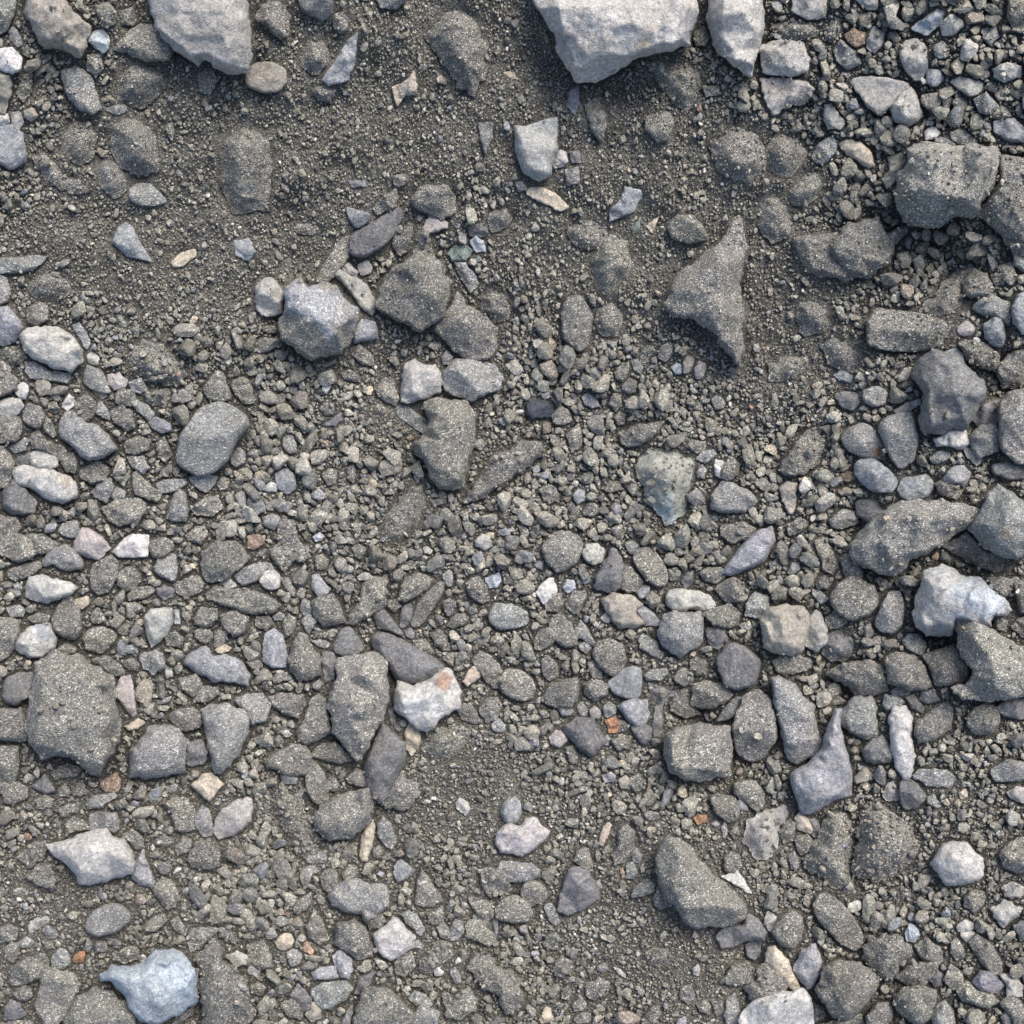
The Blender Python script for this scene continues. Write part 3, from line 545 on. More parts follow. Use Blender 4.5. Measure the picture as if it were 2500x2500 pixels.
d|1|117,108 126,104 140,100 148,108 152,118 150,128 136,131 126,130 122,118|dark brown rounded cube left of the brown ridged boulder
g|.7|101,98 106,92 114,92 120,100 116,108 108,106|grey pebble below the pale upright egg-shaped pebble, near the black hollow
g|1.1|2,126 8,123 20,130 28,140 35,146 36,158 38,168 41,175 34,184 22,189 16,186 12,176 8,160 4,140|long dark grey slab with a blue upper edge, lower right part|20,150,1.1 26,172,1.1
g|1|51,153 60,146 64,139 78,139 82,146 83,170 72,172 62,166 54,160|grey angular stone below the olive sharp-edged stone|72,152,1
W|1|91,152 96,147 104,147 109,154 109,172 111,186 108,200 103,202 96,192 93,176|white rod-shaped stone with a dark spot, lower right part|100,156,1 102,185,1
d|.8|110,168 112,158 124,150 136,142 140,150 138,164 126,172 114,174|brown grey block right of the white rod-shaped stone
g|.5|86,146 88,138 98,139 104,144 96,148 90,150|small grey stone on the top end of the white rod-shaped stone
k|.5|104,140 110,138 118,148 116,152 108,148|dark smooth chip right of the top of the white rod-shaped stone
d|.9|149,160 152,150 164,143 174,148 175,160 168,168 156,168|round coarse brown pebble under the brown ridged boulder
k|.7|172,148 182,140 202,140 202,156 190,156 178,154|smooth dark blue slab at the right edge below the brown ridged boulder
k|.8|71,180 78,172 86,169 94,182 94,188 84,190 74,188|dark rough lump left of the white rod-shaped stone
l|.3|1,162 5,160 4,172 -6,172|small light chip left of the long dark grey slab
k|.5|66,-8 82,-10 87,2 80,9 72,6 67,2|dark round pebble on the upper left of the leaf-shaped brown boulder
d|.5|14,10 24,4 31,8 26,14 16,18|dark bluish pebble in the gravel above the cubic beige block
g|.4|14,46 18,38 24,38 24,44 18,48|light grey pebble in the gravel above the cubic beige block
k|.5|92,136 100,130 109,133 106,138 96,139|grey flat pebble below the dark grey sloping stone
k|.5|116,136 124,134 130,142 120,145 114,142|dark crumb pile pebble right of the dark smooth chip
d|.6|170,78 176,77 181,84 180,90 172,89|small brown rock at the lower right of the pale blue mottled boulder
d|.8|165,50 176,48 190,50 188,58 178,64 170,58|dusty dark stone above the right end of the pale blue mottled boulder
d|.6|184,88 188,80 202,78 202,92 192,94|dark grey pebble at the right edge beside the pale blue boulder
d|.8|186,54 202,48 202,78 190,76|brown stone at the right edge above the dark grey edge pebble
#0,1875
L|1.2|35,57 55,54 68,48 80,46 84,52 94,55 101,65 102,72 99,80 82,84 68,88 61,87 52,74 40,65|flat pale lilac grey rock with a jagged top, lower left part|45,60,.8 60,75,1 80,60,1.1 95,68,1 65,60,1.1 70,80,.9
g|.7|68,36 76,33 88,34 90,40 89,48 86,50 80,46 68,48|grey squarish stone right above the flat pale lilac grey rock
g|.5|65,27 70,21 86,18 87,22 76,30 67,31|flat grey arrow-shaped pebble pointing up right, above the grey squarish stone
o|.5|49,42 56,37 64,41 68,46 58,48 50,52|small olive block at the upper left of the flat pale lilac rock
r|.6|76,10 88,4 91,10 89,18 80,19 76,15|brown stone with an orange corner in the lower left part
b|.5|102,72 108,62 112,74 117,85 115,90 106,88 99,83|blue grey triangular chip sticking out right of the flat pale lilac rock
d|.7|92,52 100,46 108,52 108,60 103,62 98,56|dark round stone at the upper right of the flat pale lilac rock
d|.7|14,66 22,58 34,55 35,62 30,70 22,75 15,70|dusty olive stone left of the flat pale lilac rock
d|.7|20,82 28,74 38,74 43,85 41,91 30,90 22,86|dusty crumbly stone below left of the flat pale lilac rock
g|1|64,118 70,108 82,102 92,103 99,110 98,116 88,124 74,128 66,124|smooth speckled oval stone above the pale blue stone, lower left|80,115,1.2
o|.6|115,92 122,82 130,86 136,98 132,104 126,107 120,99|olive stone with an orange tip, right of the blue grey triangular chip
T|.7|144,13 154,4 160,4 168,12 158,25 150,19|beige square stone standing on a corner, lower left part
o|.8|122,26 132,21 141,22 146,32 147,46 142,49 132,48 128,36|dusty speckled stone left of the upright greenish grey pebble
g|.7|146,38 152,28 158,32 161,44 161,50 153,52 148,45|upright greenish grey pebble left of the glittering oval stone
l|1|161,42 166,32 178,24 189,22 192,30 188,42 178,50 166,54 162,50|glittering pale oval stone with a white spot, lower left|178,38,1.2
o|.5|132,60 138,52 145,54 143,62 134,66|olive rounded pebble below the upright greenish grey pebble
d|.8|140,70 147,56 160,53 166,64 166,74 158,78 144,75|dusty squarish stone under the upright greenish grey pebble
d|.5|116,56 124,51 131,52 131,57 122,61|small dusty pebble right of the flat pale lilac rock top
k|.6|24,14 34,5 41,14 42,18 34,20|dark slate triangular stone at the left, below the dark upright edge stone
o|.8|2,20 10,10 20,14 21,22 10,28 2,26|olive brown stone at the left edge near the dark slate triangular stone
o|.5|44,16 50,11 53,18 51,22 45,21|small yellowish pebble right of the dark slate triangular stone
d|.6|54,14 62,10 66,18 60,22 54,20|dark dusty pebble right of the small yellowish pebble
W|.3|130,80 134,75 137,76 132,80|tiny white shell-like grain in the lower left sand
l|.5|21,118 27,113 36,112 37,115 28,121 23,125|pale cream pebble in the sandy patch near the left edge, lower part
g|.5|32,122 36,118 44,124 42,128 34,128|round grey pebble touching the pale cream pebble in the sandy patch
o|.5|108,120 116,112 124,110 126,116 118,123 110,124|olive pebble right of the smooth speckled oval stone
o|.5|128,116 134,112 141,122 140,127 132,123|olive elongated pebble above the pale blue stone
g|.4|140,128 146,121 150,122 148,127 141,130|small grey diamond pebble above the upper right of the pale blue stone
d|.7|142,132 150,120 164,121 162,126 154,134 144,140|dark pointed stone above right of the pale blue stone
d|.5|163,122 172,120 180,130 178,133 166,128|dusty elongated pebble near the lower centre left
C|1.3|77,156 86,148 98,150 108,146 118,138 130,136 140,141 148,154 149,168 148,176 134,186 120,193 108,190 98,182 95,172 84,163 77,161|pale blue stone shaped like a bird head with a beak to the left, bottom left|105,158,.9 125,148,1.1 120,175,1.1 140,165,1
o|.6|3,138 8,131 14,132 15,140 10,147 4,144|olive upright pebble near the left edge at the bottom
d|.8|6,152 20,143 33,139 38,148 30,158 18,164 8,165|dark elongated stone left of the round pale grey pebble, bottom left
g|.6|38,144 44,136 50,137 54,146 48,152 40,151|round pale grey pebble left of the small orange block, bottom left
R|.4|55,143 60,139 64,138 64,144 62,147 56,147|small orange block beside the round pale grey pebble
o|1|31,152 36,151 50,153 60,158 61,164 54,178 44,196 34,196 26,180 30,168|olive wedge-shaped stone pointing down, left of the pale blue stone|38,158,1 48,162,1
d|1|48,188 58,172 72,165 84,168 94,176 101,188 102,202 48,202|dark brown rounded stone at the bottom edge below the beak of the pale blue stone
d|1.2|152,140 160,130 166,134 168,142 176,148 184,155 188,168 190,185 186,202 156,202 150,182 150,165|large dusty olive stone right of the pale blue stone|165,150,1 172,165,1.1 165,185,1
l|.5|171,142 180,138 188,143 186,148 178,150|pale lumpy pebble on the right shoulder of the large dusty olive stone
d|.6|10,170 18,163 24,166 25,173 18,176 12,174|dark round pebble at the bottom left corner area
k|.6|3,182 8,175 15,178 20,186 12,190 4,190|very dark pebble near the bottom left corner
d|.6|-4,194 8,190 24,191 30,202 -4,202|dark stone cut by the bottom edge in the left corner
g|.4|10,92 16,90 22,93 20,96 11,96|small greyish flat pebble in the sandy patch at the left edge
d|.6|-4,122 8,118 14,122 12,130 0,132 -4,130|grey brown pebble at the left edge in the lower part
g|.4|14,132 20,127 25,131 22,136 16,136|grey roundish pebble beside the olive upright pebble, bottom left
W|.3|104,144 108,140 111,143 108,147|tiny pale grain touching the top of the pale blue stone
d|.4|110,138 116,135 118,139 114,142|small dark pebble touching the top of the pale blue stone
d|.6|84,140 94,136 104,134 106,144 96,148 86,146|dark crumbly pebble above the beak of the pale blue stone
l|.5|187,148 194,138 198,150 194,158 188,156|pale grey pebble right of the large dusty olive stone
d|.5|138,182 146,178 146,186 134,194 130,192|dark pebble below the lower right of the pale blue stone
o|.5|26,24 34,20 40,24 38,30 28,31|rusty grainy pebble in the sand at the left, lower part
d|.5|42,32 52,26 60,27 58,34 46,38|dusty grey pebble left of the flat grey arrow-shaped pebble
d|.7|38,4 50,-4 62,0 58,6 42,9|olive stone below the notch of the biggest flat olive boulder
#625,1875
g|.5|18,4 26,1 32,8 30,12 20,12|smooth dark blue grey pebble between two finger-shaped stones
o|1|37,-4 42,-6 52,4 54,14 55,24 50,27 44,26 38,18|upright olive finger-shaped stone, lower centre left|46,10,1
o|1.1|14,18 20,13 28,20 36,28 42,38 46,48 47,62 40,70 31,68 24,54 16,38|long half-buried dusty stone slanting down right, lower centre left|24,24,1.1 36,48,1
d|1.2|42,36 48,28 60,22 74,17 86,15 88,22 87,40 80,46 70,54 56,54 46,48|big dark grainy stone with a small pale flake on it, lower centre left|60,40,1.1
l|.3|58,32 62,28 64,33 62,40 59,42|small pale flake lying on the big dark grainy stone
o|.7|68,8 76,0 82,3 86,14 78,14 70,12|brown pebble on top of the big dark grainy stone
k|.9|84,2 92,-6 104,-6 106,4 98,14 92,17 87,14|dark stone bottom tip under the dark long leaning stone
d|1|88,22 98,16 104,8 110,4 118,11 124,12 123,22 116,31 104,32 94,30|dusty angular stone with ridge right of the big dark grainy stone|108,16,1.1
T|.7|78,66 79,54 83,44 88,40 90,44 88,58 84,70 80,70|cream upright spindle-shaped pebble, lower centre left|84,56,1
g|.6|92,42 96,36 102,42 106,54 102,62 95,56 91,50|dull grey stone right of the cream upright spindle-shaped pebble
o|.4|88,62 93,58 96,62 92,68 89,67|pale olive lump at the foot of the cream upright spindle
l|.5|151,26 154,23 160,26 162,31 158,36 152,31|small cream pebble in dark grit, lower centre
b|.6|104,74 109,69 115,73 120,77 114,84 107,86 104,80|slate blue angular pebble, lower centre left
o|.7|48,82 52,77 58,76 62,80 61,90 55,95 50,90|smooth yellowish egg-shaped pebble left of the lobed grey slab
o|.5|65,79 70,73 76,74 76,80 70,87 65,83|greyish oval pebble touching the top of the lobed grey slab
g|.9|55,96 62,88 70,84 78,84 86,88 98,88 101,94 99,104 94,108 90,112 83,117 79,110 68,110 58,104|lobed grey flat slab, lower centre left|72,94,1 90,98,1 80,106,.8
b|.3|91,80 94,77 97,80 95,83|tiny lilac blue grain above the lobed grey slab
o|.8|120,102 122,86 125,76 130,83 138,95 140,100 133,104 126,105|brown pyramid-shaped stone below the slate blue angular pebble|128,92,1
L|1|88,126 96,119 103,112 108,115 120,127 119,135 110,142 102,145 95,142 91,136|cream and blue grey angular stone, bottom centre left|104,122,1 112,134,.9
d|1|59,132 61,118 74,114 83,120 88,134 88,142 80,145 68,140|dark rounded stone left of the cream and blue grey angular stone
d|.6|84,117 88,112 94,109 99,116 94,122 86,122|dark pebble between the lobed grey slab and the cream angular stone
g|.4|118,132 122,130 127,134 125,137 119,136|small rounded grey pebble at the right tip of the cream angular stone
T|.6|15,131 20,125 26,125 29,131 26,136 20,138 15,135|round tan pebble in the bottom left centre gravel
b|.8|58,142 64,137 72,145 73,152 70,160 64,158 60,150|pale blue stone with a tiny orange mark, bottom left of centre
b|.6|42,155 48,150 60,150 62,158 55,160 44,160|dull blue elongated pebble beside the pale blue stone with an orange mark
o|.8|38,120 44,106 50,115 55,128 48,133 40,128|greenish grey stone left of the dark rounded stone, bottom centre left
o|.8|-6,134 6,130 12,142 12,150 4,152 -6,148|olive grey stone right of the pale lumpy pebble, bottom left
g|.5|23,140 28,136 35,141 33,148 26,150|heart-shaped grey pebble below the round tan pebble
o|.4|-4,164 3,162 8,166 4,171 -4,170|small tan pebble at the bottom left gravel
t|.6|37,186 40,178 46,175 50,180 49,188 42,192|yellow brown pebble near the bottom edge left of centre
k|.7|26,172 32,163 42,173 42,182 35,184|dark slate pebble near the bottom edge left of the yellow brown pebble
g|1|41,168 50,162 68,160 74,166 68,175 56,182 50,182 44,176|pale smooth greenish stone near the bottom edge left of centre
d|1.3|70,202 76,180 82,165 94,164 102,166 108,174 120,186 110,202|large dull grey stone cut by the bottom edge left of centre|92,175,1.1 100,190,1
g|.7|115,174 120,168 128,171 133,178 130,181 120,179|smooth grey pebble with a shadow, right of the large dull grey stone
W|.4|134,153 137,150 142,154 140,157 135,157|tiny white round pebble, bottom centre
g|.5|146,155 150,150 154,156 155,162 150,163|dark oval grey pebble right of the tiny white round pebble
g|.8|110,202 116,186 126,180 138,184 136,202|dusty greenish stone cut by the bottom edge just left of centre
g|.6|64,194 68,184 73,178 73,186 70,202 64,202|pale thin upright splinter at the bottom edge left of centre
o|.8|141,170 150,172 160,166 167,174 166,182 152,190 144,188|dusty lumpy stone near the bottom edge, left of the tall fin-like stone
d|1.1|160,150 166,142 178,142 186,150 200,160 202,176 194,188 188,186 180,172 170,165|tall dusty fin-like stone with a bright ridge, bottom centre|180,155,1 188,172,1
o|.7|158,120 166,110 172,119 180,126 181,133 170,133 160,128|olive curved stone above the tall dusty fin-like stone
o|.8|160,98 168,98 178,102 180,110 174,118 167,112|dusty grooved stone above the olive curved stone
b|.3|179,116 182,104 183,118 182,128 180,126|thin bluish upright splinter right of the olive curved stone
g|.6|108,110 116,108 122,112 128,122 124,126 114,118|dusty pebble at the upper right of the cream and blue grey angular stone
d|.6|130,110 140,105 142,112 138,118 130,118|dusty greenish pebble right of the brown pyramid-shaped stone
g|.6|147,122 150,114 156,116 157,124 152,130 147,130|smooth grey pebble in the bottom centre gravel
d|.6|136,120 142,116 147,124 146,130 139,128|dark brown pebble left of the smooth grey pebble, bottom centre
d|1|122,148 130,136 140,130 148,133 147,142 136,152 126,154|broad dusty mound stone right of the cream and blue grey angular stone
o|.8|104,146 110,142 118,138 120,150 112,158 105,155|brown stone beneath the cream and blue grey angular stone
k|.6|74,170 78,158 90,154 86,164 81,171|thin dark flake left of the brown stone under the cream angular stone
g|.5|38,66 46,63 53,63 53,70 46,72 39,71|small grey slab at the lower end of the long half-buried dusty stone
d|.6|170,78 176,75 188,78 192,92 186,97 174,96 170,88|dusty dark stone right of centre in the lower grit
o|.7|28,105 34,98 41,94 42,100 38,107 31,110|grey green rounded pebble with a white nick, lower left of centre
d|.6|52,10 58,6 63,12 60,18 54,17|dark pebble right of the upright olive finger-shaped stone
g|.3|28,22 34,15 37,18 34,22 30,25|small pale pebble on the long half-buried dusty stone
d|.7|18,178 28,174 36,184 34,190 24,188|round bluish pebble by the bottom edge at left
#1250,1875
P|1|-11,50 -5,42 6,44 10,38 16,37 24,44 30,47 26,52 18,60 8,66 0,65 -8,64 -12,58|whitish pink jagged stone, lower centre|5,50,1.1
b|.7|-9,34 -6,26 2,22 6,26 7,34 5,41 -3,44|smooth slate blue pebble touching the top of the whitish pink jagged stone
g|.7|-12,76 -8,70 6,71 16,72 21,77 21,82 14,86 -4,87 -12,86|light grey flat block below the whitish pink jagged stone
o|.8|6,94 10,86 17,85 24,89 27,96 23,102 13,104 8,100|round olive grainy pebble beneath the light grey flat block
o|.8|-12,106 -6,98 4,96 12,102 16,110 12,116 0,117 -12,114|smooth olive rounded stone left below the round olive grainy pebble
g|.6|24,104 30,102 34,108 36,117 32,119 27,114|bluish grey oblong pebble below the round olive grainy pebble
k|1|34,108 38,90 42,76 48,75 58,78 66,93 65,98 52,108 42,112|dark purplish cone-shaped stone, lower centre right|50,88,1.1
o|.7|46,70 49,62 56,60 60,68 60,77 54,76|brown grey pebble above the dark purplish cone-shaped stone
b|.4|68,6 74,3 78,6 77,10 70,11|light blue grey small pebble below the dark triangular stone
t|.6|80,9 86,6 91,10 89,16 82,16|tan rounded cube left of a dark coarse pebble, lower centre right
d|.7|88,8 96,4 101,10 100,16 94,19 89,14|dark coarse pebble right of the tan rounded cube
g|.5|99,35 104,32 111,34 111,38 104,40|small oval grey pebble above the big pillow-shaped wedge stone
T|.4|66,54 68,46 72,41 75,43 73,50 69,58 67,59|brown and cream upright rod pebble, lower centre right
d|.8|75,66 80,58 80,48 86,42 92,48 92,60 86,70 78,72|dark upright stone with a rusty top, left of the big pillow-shaped wedge
r|.4|81,76 84,75 86,83 83,83|tiny golden chip beside a grey cube, left of the big pillow-shaped wedge
g|.5|86,74 92,70 95,80 92,84 86,83|small grey cube pebble touching the tiny golden chip
g|.5|90,64 94,60 98,66 96,72 91,70|small smooth grey pebble left of the big pillow-shaped wedge
g|.7|90,98 92,90 102,84 108,88 107,94 98,97|dark grey wedge with a flat face, left of the big pillow-shaped wedge
d|.7|107,98 110,90 118,92 120,104 112,107 108,104|brown pebble tucked under the left edge of the big pillow-shaped wedge
D|1.5|109,70 112,58 118,52 124,53 134,60 146,74 158,86 170,97 176,104 174,112 166,118 152,118 140,121 132,117 124,106 116,96 112,84|big pillow-shaped wedge boulder lying diagonally, lower right of centre|126,62,1 140,82,1.1 142,95,.8 124,92,1 155,104,1.1 130,106,.9 168,106,1
R|.4|137,38 142,35 147,36 147,40 140,43|small orange tan brick-like chip above the big pillow-shaped wedge
l|.3|150,42 154,40 157,42 154,45|tiny oval cream pebble right of the orange tan brick-like chip
d|.9|149,24 154,20 168,22 172,32 170,39 162,41 153,34|dark greenish stone with rounded bottom under the big grainy oval stone
o|.9|167,12 174,9 184,10 190,18 190,28 184,33 178,27 168,20|lumpy double-knobbed olive stone, lower right
b|.5|168,26 173,23 178,28 178,32 170,32|pale blue grey pebble under the lumpy double-knobbed olive stone
l|1.1|174,54 178,40 188,34 204,28 208,34 203,48 201,60 198,68 190,70 182,67|pale glossy grey ridged stone left of the half-buried olive slab, lower right|190,48,1.1
W|.5|158,82 164,80 170,77 176,86 182,96 178,94 168,88|olive shell-like shard with a bright white edge, lower right
d|.7|160,68 166,63 172,66 173,74 168,80 160,78|dark rounded pebble above the shell-like shard
k|1.2|154,128 160,120 174,118 178,110 186,114 192,124 190,130 180,130 168,135 158,136|dark speckled slab under the right end of the big pillow-shaped wedge
k|.6|176,134 182,130 188,132 187,142 182,145 177,142|black box-like hollow stone below the dark speckled slab
l|.3|76,150 82,152 86,156 86,159 81,156|tiny white bluish sliver in the bottom sand right of centre
g|.5|64,150 70,147 73,151 70,154 65,154|small grey pebble left of the tiny white bluish sliver
l|.5|136,152 140,148 142,152 141,157 137,156|small cream pebble right of centre near the bottom
d|1|158,162 166,148 176,145 184,152 184,160 176,164 164,164|dusty dark stone with light top, bottom right of centre
d|1|174,166 186,158 184,150 200,145 210,160 206,174 190,176 180,174|dark dusty overhanging stone right of the dusty light-topped stone at the bottom
l|.9|177,186 182,176 192,175 202,172 209,180 208,202 188,202 178,192|pale grey stone at the bottom edge under the cream twisted stone
T|.6|21,190 25,180 29,181 31,190 26,193 22,193|light brown pebble at the bottom edge right of centre
o|.6|45,180 51,172 56,178 54,183 47,184|pale brown pebble by the bottom edge, right of centre
d|.6|97,202 100,186 106,179 112,178 112,186 106,196 104,202|dusty slanted pebble at the bottom edge right of centre
g|.6|162,176 168,170 172,184 170,202 164,202 160,186|vertical grey stick-like stone at the bottom edge
d|.9|100,140 108,134 118,136 119,146 112,150 104,148|dusty mound stone right of centre near the bottom
b|.5|62,88 66,84 68,90 66,92|small bluish grey pebble at the right of the dark purplish cone
d|.6|24,126 32,124 38,130 34,137 25,136|dusty square pebble in the sand, bottom centre
d|.7|32,150 38,142 45,146 46,154 38,158 33,157|dusty pebble in the sand, bottom right of centre
d|.5|46,190 52,184 60,186 58,192 50,194|dark round pebble at the bottom edge right of centre
d|.6|37,168 42,164 45,169 42,175 38,174|dark smooth pebble near the bottom right of centre
d|.6|56,164 66,158 74,162 72,170 62,176 56,172|dusty reddish lump in the bottom sand right of centre
d|.7|126,166 134,162 138,170 136,178 128,176|dark oval dusty pebble near the bottom, lower right of centre
d|.7|139,178 146,174 150,180 148,186 142,184|dark pebble left of the vertical grey stick-like stone
d|.6|150,176 158,176 160,184 154,188|dark rounded pebble beside the vertical grey stick-like stone
b|.5|122,200 125,190 131,188 132,196 128,202|bluish small stone at the bottom edge right of centre
g|.4|157,46 161,40 163,48 160,53|small blue grey pebble under the dark greenish stone
d|.6|164,48 170,42 172,50 168,54|dark little pebble left of the pale glossy grey ridged stone
#1875,1875
b|1.2|17,4 30,-4 40,-14 44,-28 50,-44 56,-44 54,-30 60,-10 63,6 63,20 50,24 32,34 25,33 19,16|slate blue smooth stone with a thin curved neck, lower right|24,8,.8 36,14,1.1 46,2,.9
d|.7|-8,44 0,34 10,28 18,26 18,32 12,38 8,46 4,58 0,68 -6,66|narrow pale ridge-like stone left of the half-buried olive slab
T|.7|20,38 24,33 30,38 34,46 32,50 22,46|small orange brown cone-shaped pebble below the slate blue smooth stone
k|.5|30,38 36,38 40,44 36,54 33,50|dark bluish sliver behind the small orange brown cone
o|.6|20,56 22,51 30,50 34,56 30,64 24,66|dark olive egg pebble under the orange brown cone-shaped pebble
o|.6|8,48 16,38 21,42 20,54 12,56|olive rounded pebble left of the orange brown cone-shaped pebble
o|1.2|26,68 32,62 38,50 44,36 58,35 64,42 64,58 60,68 65,82 70,93 66,98 56,92 44,86 32,78|half-buried olive slab with a curved right edge, lower right|45,60,1.1 55,80,1.1
o|1.2|63,64 66,48 74,30 88,26 100,36 110,46 117,60 112,68 102,76 96,84 80,83 68,82 64,74|broad crumb-coated olive mound stone, lower right|100,46,1.1 98,70,1 80,60,.9
l|.5|86,20 90,12 96,10 100,16 98,24 90,25|yellowish round pebble above the broad crumb-coated mound
k|.9|99,14 104,6 112,12 120,22 112,30 103,31 99,22|dark bluish flat stone right of the yellowish round pebble
g|.6|120,22 126,20 132,30 126,30 120,27|grey pebble right of the dark bluish flat stone
L|1.1|123,72 132,58 140,55 150,56 156,62 162,68 162,80 158,84 148,88 134,89 128,80|pale grey cobble with a scalloped right edge, lower right|140,66,1.1 150,76,1.1
o|1|174,66 182,56 202,48 202,76 190,80 180,76|rusty olive stone at the right edge in the lower part
p|.6|180,18 188,14 202,16 202,28 192,27 182,22|pale pink stone cut by the right edge, lower part
T|.4|144,19 149,16 151,22 148,24 145,23|tiny pale yellow pebble at the right in the lower grit
d|1.2|34,104 38,96 44,94 56,102 64,112 72,126 72,134 64,138 54,132 44,122 36,112|smooth dark grey oval boulder slanting down right, lower right|52,115,1.2
d|.8|2,124 10,112 18,107 26,112 27,124 20,137 10,134|dark rounded stone left of the smooth dark grey oval boulder
l|.4|-4,118 0,108 6,112 6,120 2,124|small light bluish chip at the left of the dark rounded stone
C|.5|103,125 107,117 113,121 115,126 111,131 105,131|small bright turquoise pebble, lower right
d|1.1|72,140 78,128 90,124 100,127 108,138 106,144 98,152 92,162 84,160 76,150|dark dusty stone left of the small bright turquoise pebble|90,138,1.1 98,144,1
d|1.3|36,168 42,150 52,146 66,146 78,153 85,160 80,170 68,184 60,190 50,188 42,180|large grainy angular stone at the bottom right|50,155,1 68,162,1.1 55,178,1
T|.8|-2,148 0,136 6,135 14,144 20,155 24,166 22,171 14,164 6,156|cream twisted knobbly stone, bottom right of centre|8,146,1 18,160,1
b|.9|19,152 26,138 36,133 40,146 40,156 36,162 30,167 24,160|blue grey stone touching the cream twisted knobbly stone
W|1.2|-22,190 -14,178 2,170 18,168 26,166 32,174 34,188 33,202 -18,202|large pale stone at the bottom edge under the cream twisted stone
d|.7|34,176 42,182 44,188 36,192 34,188|brown small stone right of the large pale bottom stone
d|1.1|94,172 102,165 116,163 126,168 127,178 122,190 112,194 100,186 96,178|dark rounded polygonal stone near the bottom right|112,178,1.2
d|.8|96,158 106,148 118,146 128,146 126,154 118,164 106,164|grey lumpy stone above the dark rounded polygonal stone
g|.9|123,188 128,178 134,176 140,184 142,202 128,204|grey smooth rounded stone at the bottom edge right
o|.9|142,168 150,161 158,166 170,172 174,176 166,182 156,178 146,174|olive elongated stone at the bottom right
v|.8|154,162 160,153 170,154 178,164 172,170 160,168|violet grey smooth stone above the olive elongated stone
l|.7|174,156 184,155 192,164 192,172 180,174 180,164|pale stone near the right edge at the bottom
d|.9|152,132 158,126 170,134 176,146 176,156 170,156 160,146|dark elongated stone slanting down right above the violet grey smooth stone
o|.5|138,132 142,128 147,134 148,143 142,145 138,140|upright olive egg pebble left of the dark slanting elongated stone
l|.4|142,120 148,114 155,117 155,122 144,124|small pale round pebble above the upright olive egg pebble
l|.4|145,124 155,123 157,127 150,132 146,128|small light triangular pebble under the small pale round pebble
k|.6|122,160 128,152 132,156 132,164 126,166|small dark blue pebble left of a rough brown pebble, bottom right
o|.7|132,160 138,148 146,154 148,162 140,168|rough brown pebble left of the violet grey smooth stone
d|.8|110,134 120,128 130,136 132,144 128,150 116,144|coarse dark stone right below the small bright turquoise pebble
o|.7|148,96 156,92 164,94 162,104 156,109 148,104|rough brownish pebble below the pale scalloped cobble
l|.7|176,90 186,86 196,92 190,98 180,98|light crumbly pebble at the right edge, lower part
l|.8|168,106 178,100 192,106 188,112 178,120 170,112|light crumbly lump near the right edge, lower right
d|.7|92,94 100,88 110,93 108,100 98,101|dusty pebble below the broad crumb-coated mound
g|.6|16,66 20,62 24,70 22,78 17,76|grey pebble left of the half-buried olive slab
d|.9|176,178 182,172 190,176 200,190 198,202 188,196|dark stone near the bottom right corner
k|.6|184,118 196,114 202,122 202,130 190,130|dark crumb near the right edge, bottom right
d|.8|36,194 52,190 70,186 73,202 40,204|brown stone at the bottom edge below the large grainy angular stone
d|.9|74,188 82,178 92,176 94,188 86,202 76,204|grey sloping stone at the bottom edge left of the polygonal stone
k|.5|175,188 180,182 188,186 186,194 178,194|very dark pebble at the bottom near the right corner
g|.6|168,2 180,-6 196,-4 200,8 186,10 172,10|crumbly grey patch stone at the right edge below the smooth blue slab
g|.6|108,6 118,0 134,2 142,8 138,14 122,14|dusty gravel lump right of the yellowish round pebble
"""
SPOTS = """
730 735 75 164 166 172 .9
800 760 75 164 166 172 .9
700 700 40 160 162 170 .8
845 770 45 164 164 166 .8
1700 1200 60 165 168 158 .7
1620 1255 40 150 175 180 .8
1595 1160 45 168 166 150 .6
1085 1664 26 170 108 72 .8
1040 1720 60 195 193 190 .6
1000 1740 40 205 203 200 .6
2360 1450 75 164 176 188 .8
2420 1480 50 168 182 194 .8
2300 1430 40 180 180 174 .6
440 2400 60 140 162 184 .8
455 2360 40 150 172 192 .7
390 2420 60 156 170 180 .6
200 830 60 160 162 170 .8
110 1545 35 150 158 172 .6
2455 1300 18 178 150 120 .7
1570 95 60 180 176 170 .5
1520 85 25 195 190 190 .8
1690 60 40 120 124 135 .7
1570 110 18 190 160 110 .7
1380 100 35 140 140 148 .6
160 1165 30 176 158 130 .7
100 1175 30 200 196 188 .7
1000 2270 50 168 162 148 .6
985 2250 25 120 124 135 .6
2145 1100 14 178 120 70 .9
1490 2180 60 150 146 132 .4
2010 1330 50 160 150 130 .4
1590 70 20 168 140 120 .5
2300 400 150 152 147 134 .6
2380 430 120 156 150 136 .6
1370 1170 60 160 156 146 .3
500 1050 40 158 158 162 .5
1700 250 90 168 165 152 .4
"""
rng = np.random.default_rng(7)

# ---------------------------------------------------------------- noise and relief
def _h(ix, iy, s):
    n = (ix.astype(np.int64) * 374761393 + iy.astype(np.int64) * 668265263 + s * 974634777) & 0xffffffff
    n = ((n ^ (n >> 13)) * 1274126177) & 0xffffffff
    return ((n ^ (n >> 16)) & 0xffff) / 65535.0

def vnoise(x, y, s=0):
    ix = np.floor(x); iy = np.floor(y)
    fx = x - ix; fy = y - iy
    fx = fx * fx * (3 - 2 * fx); fy = fy * fy * (3 - 2 * fy)
    a = _h(ix, iy, s); b = _h(ix + 1, iy, s); c = _h(ix, iy + 1, s); d = _h(ix + 1, iy + 1, s)
    return (a + (b - a) * fx) * (1 - fy) + (c + (d - c) * fx) * fy - 0.5

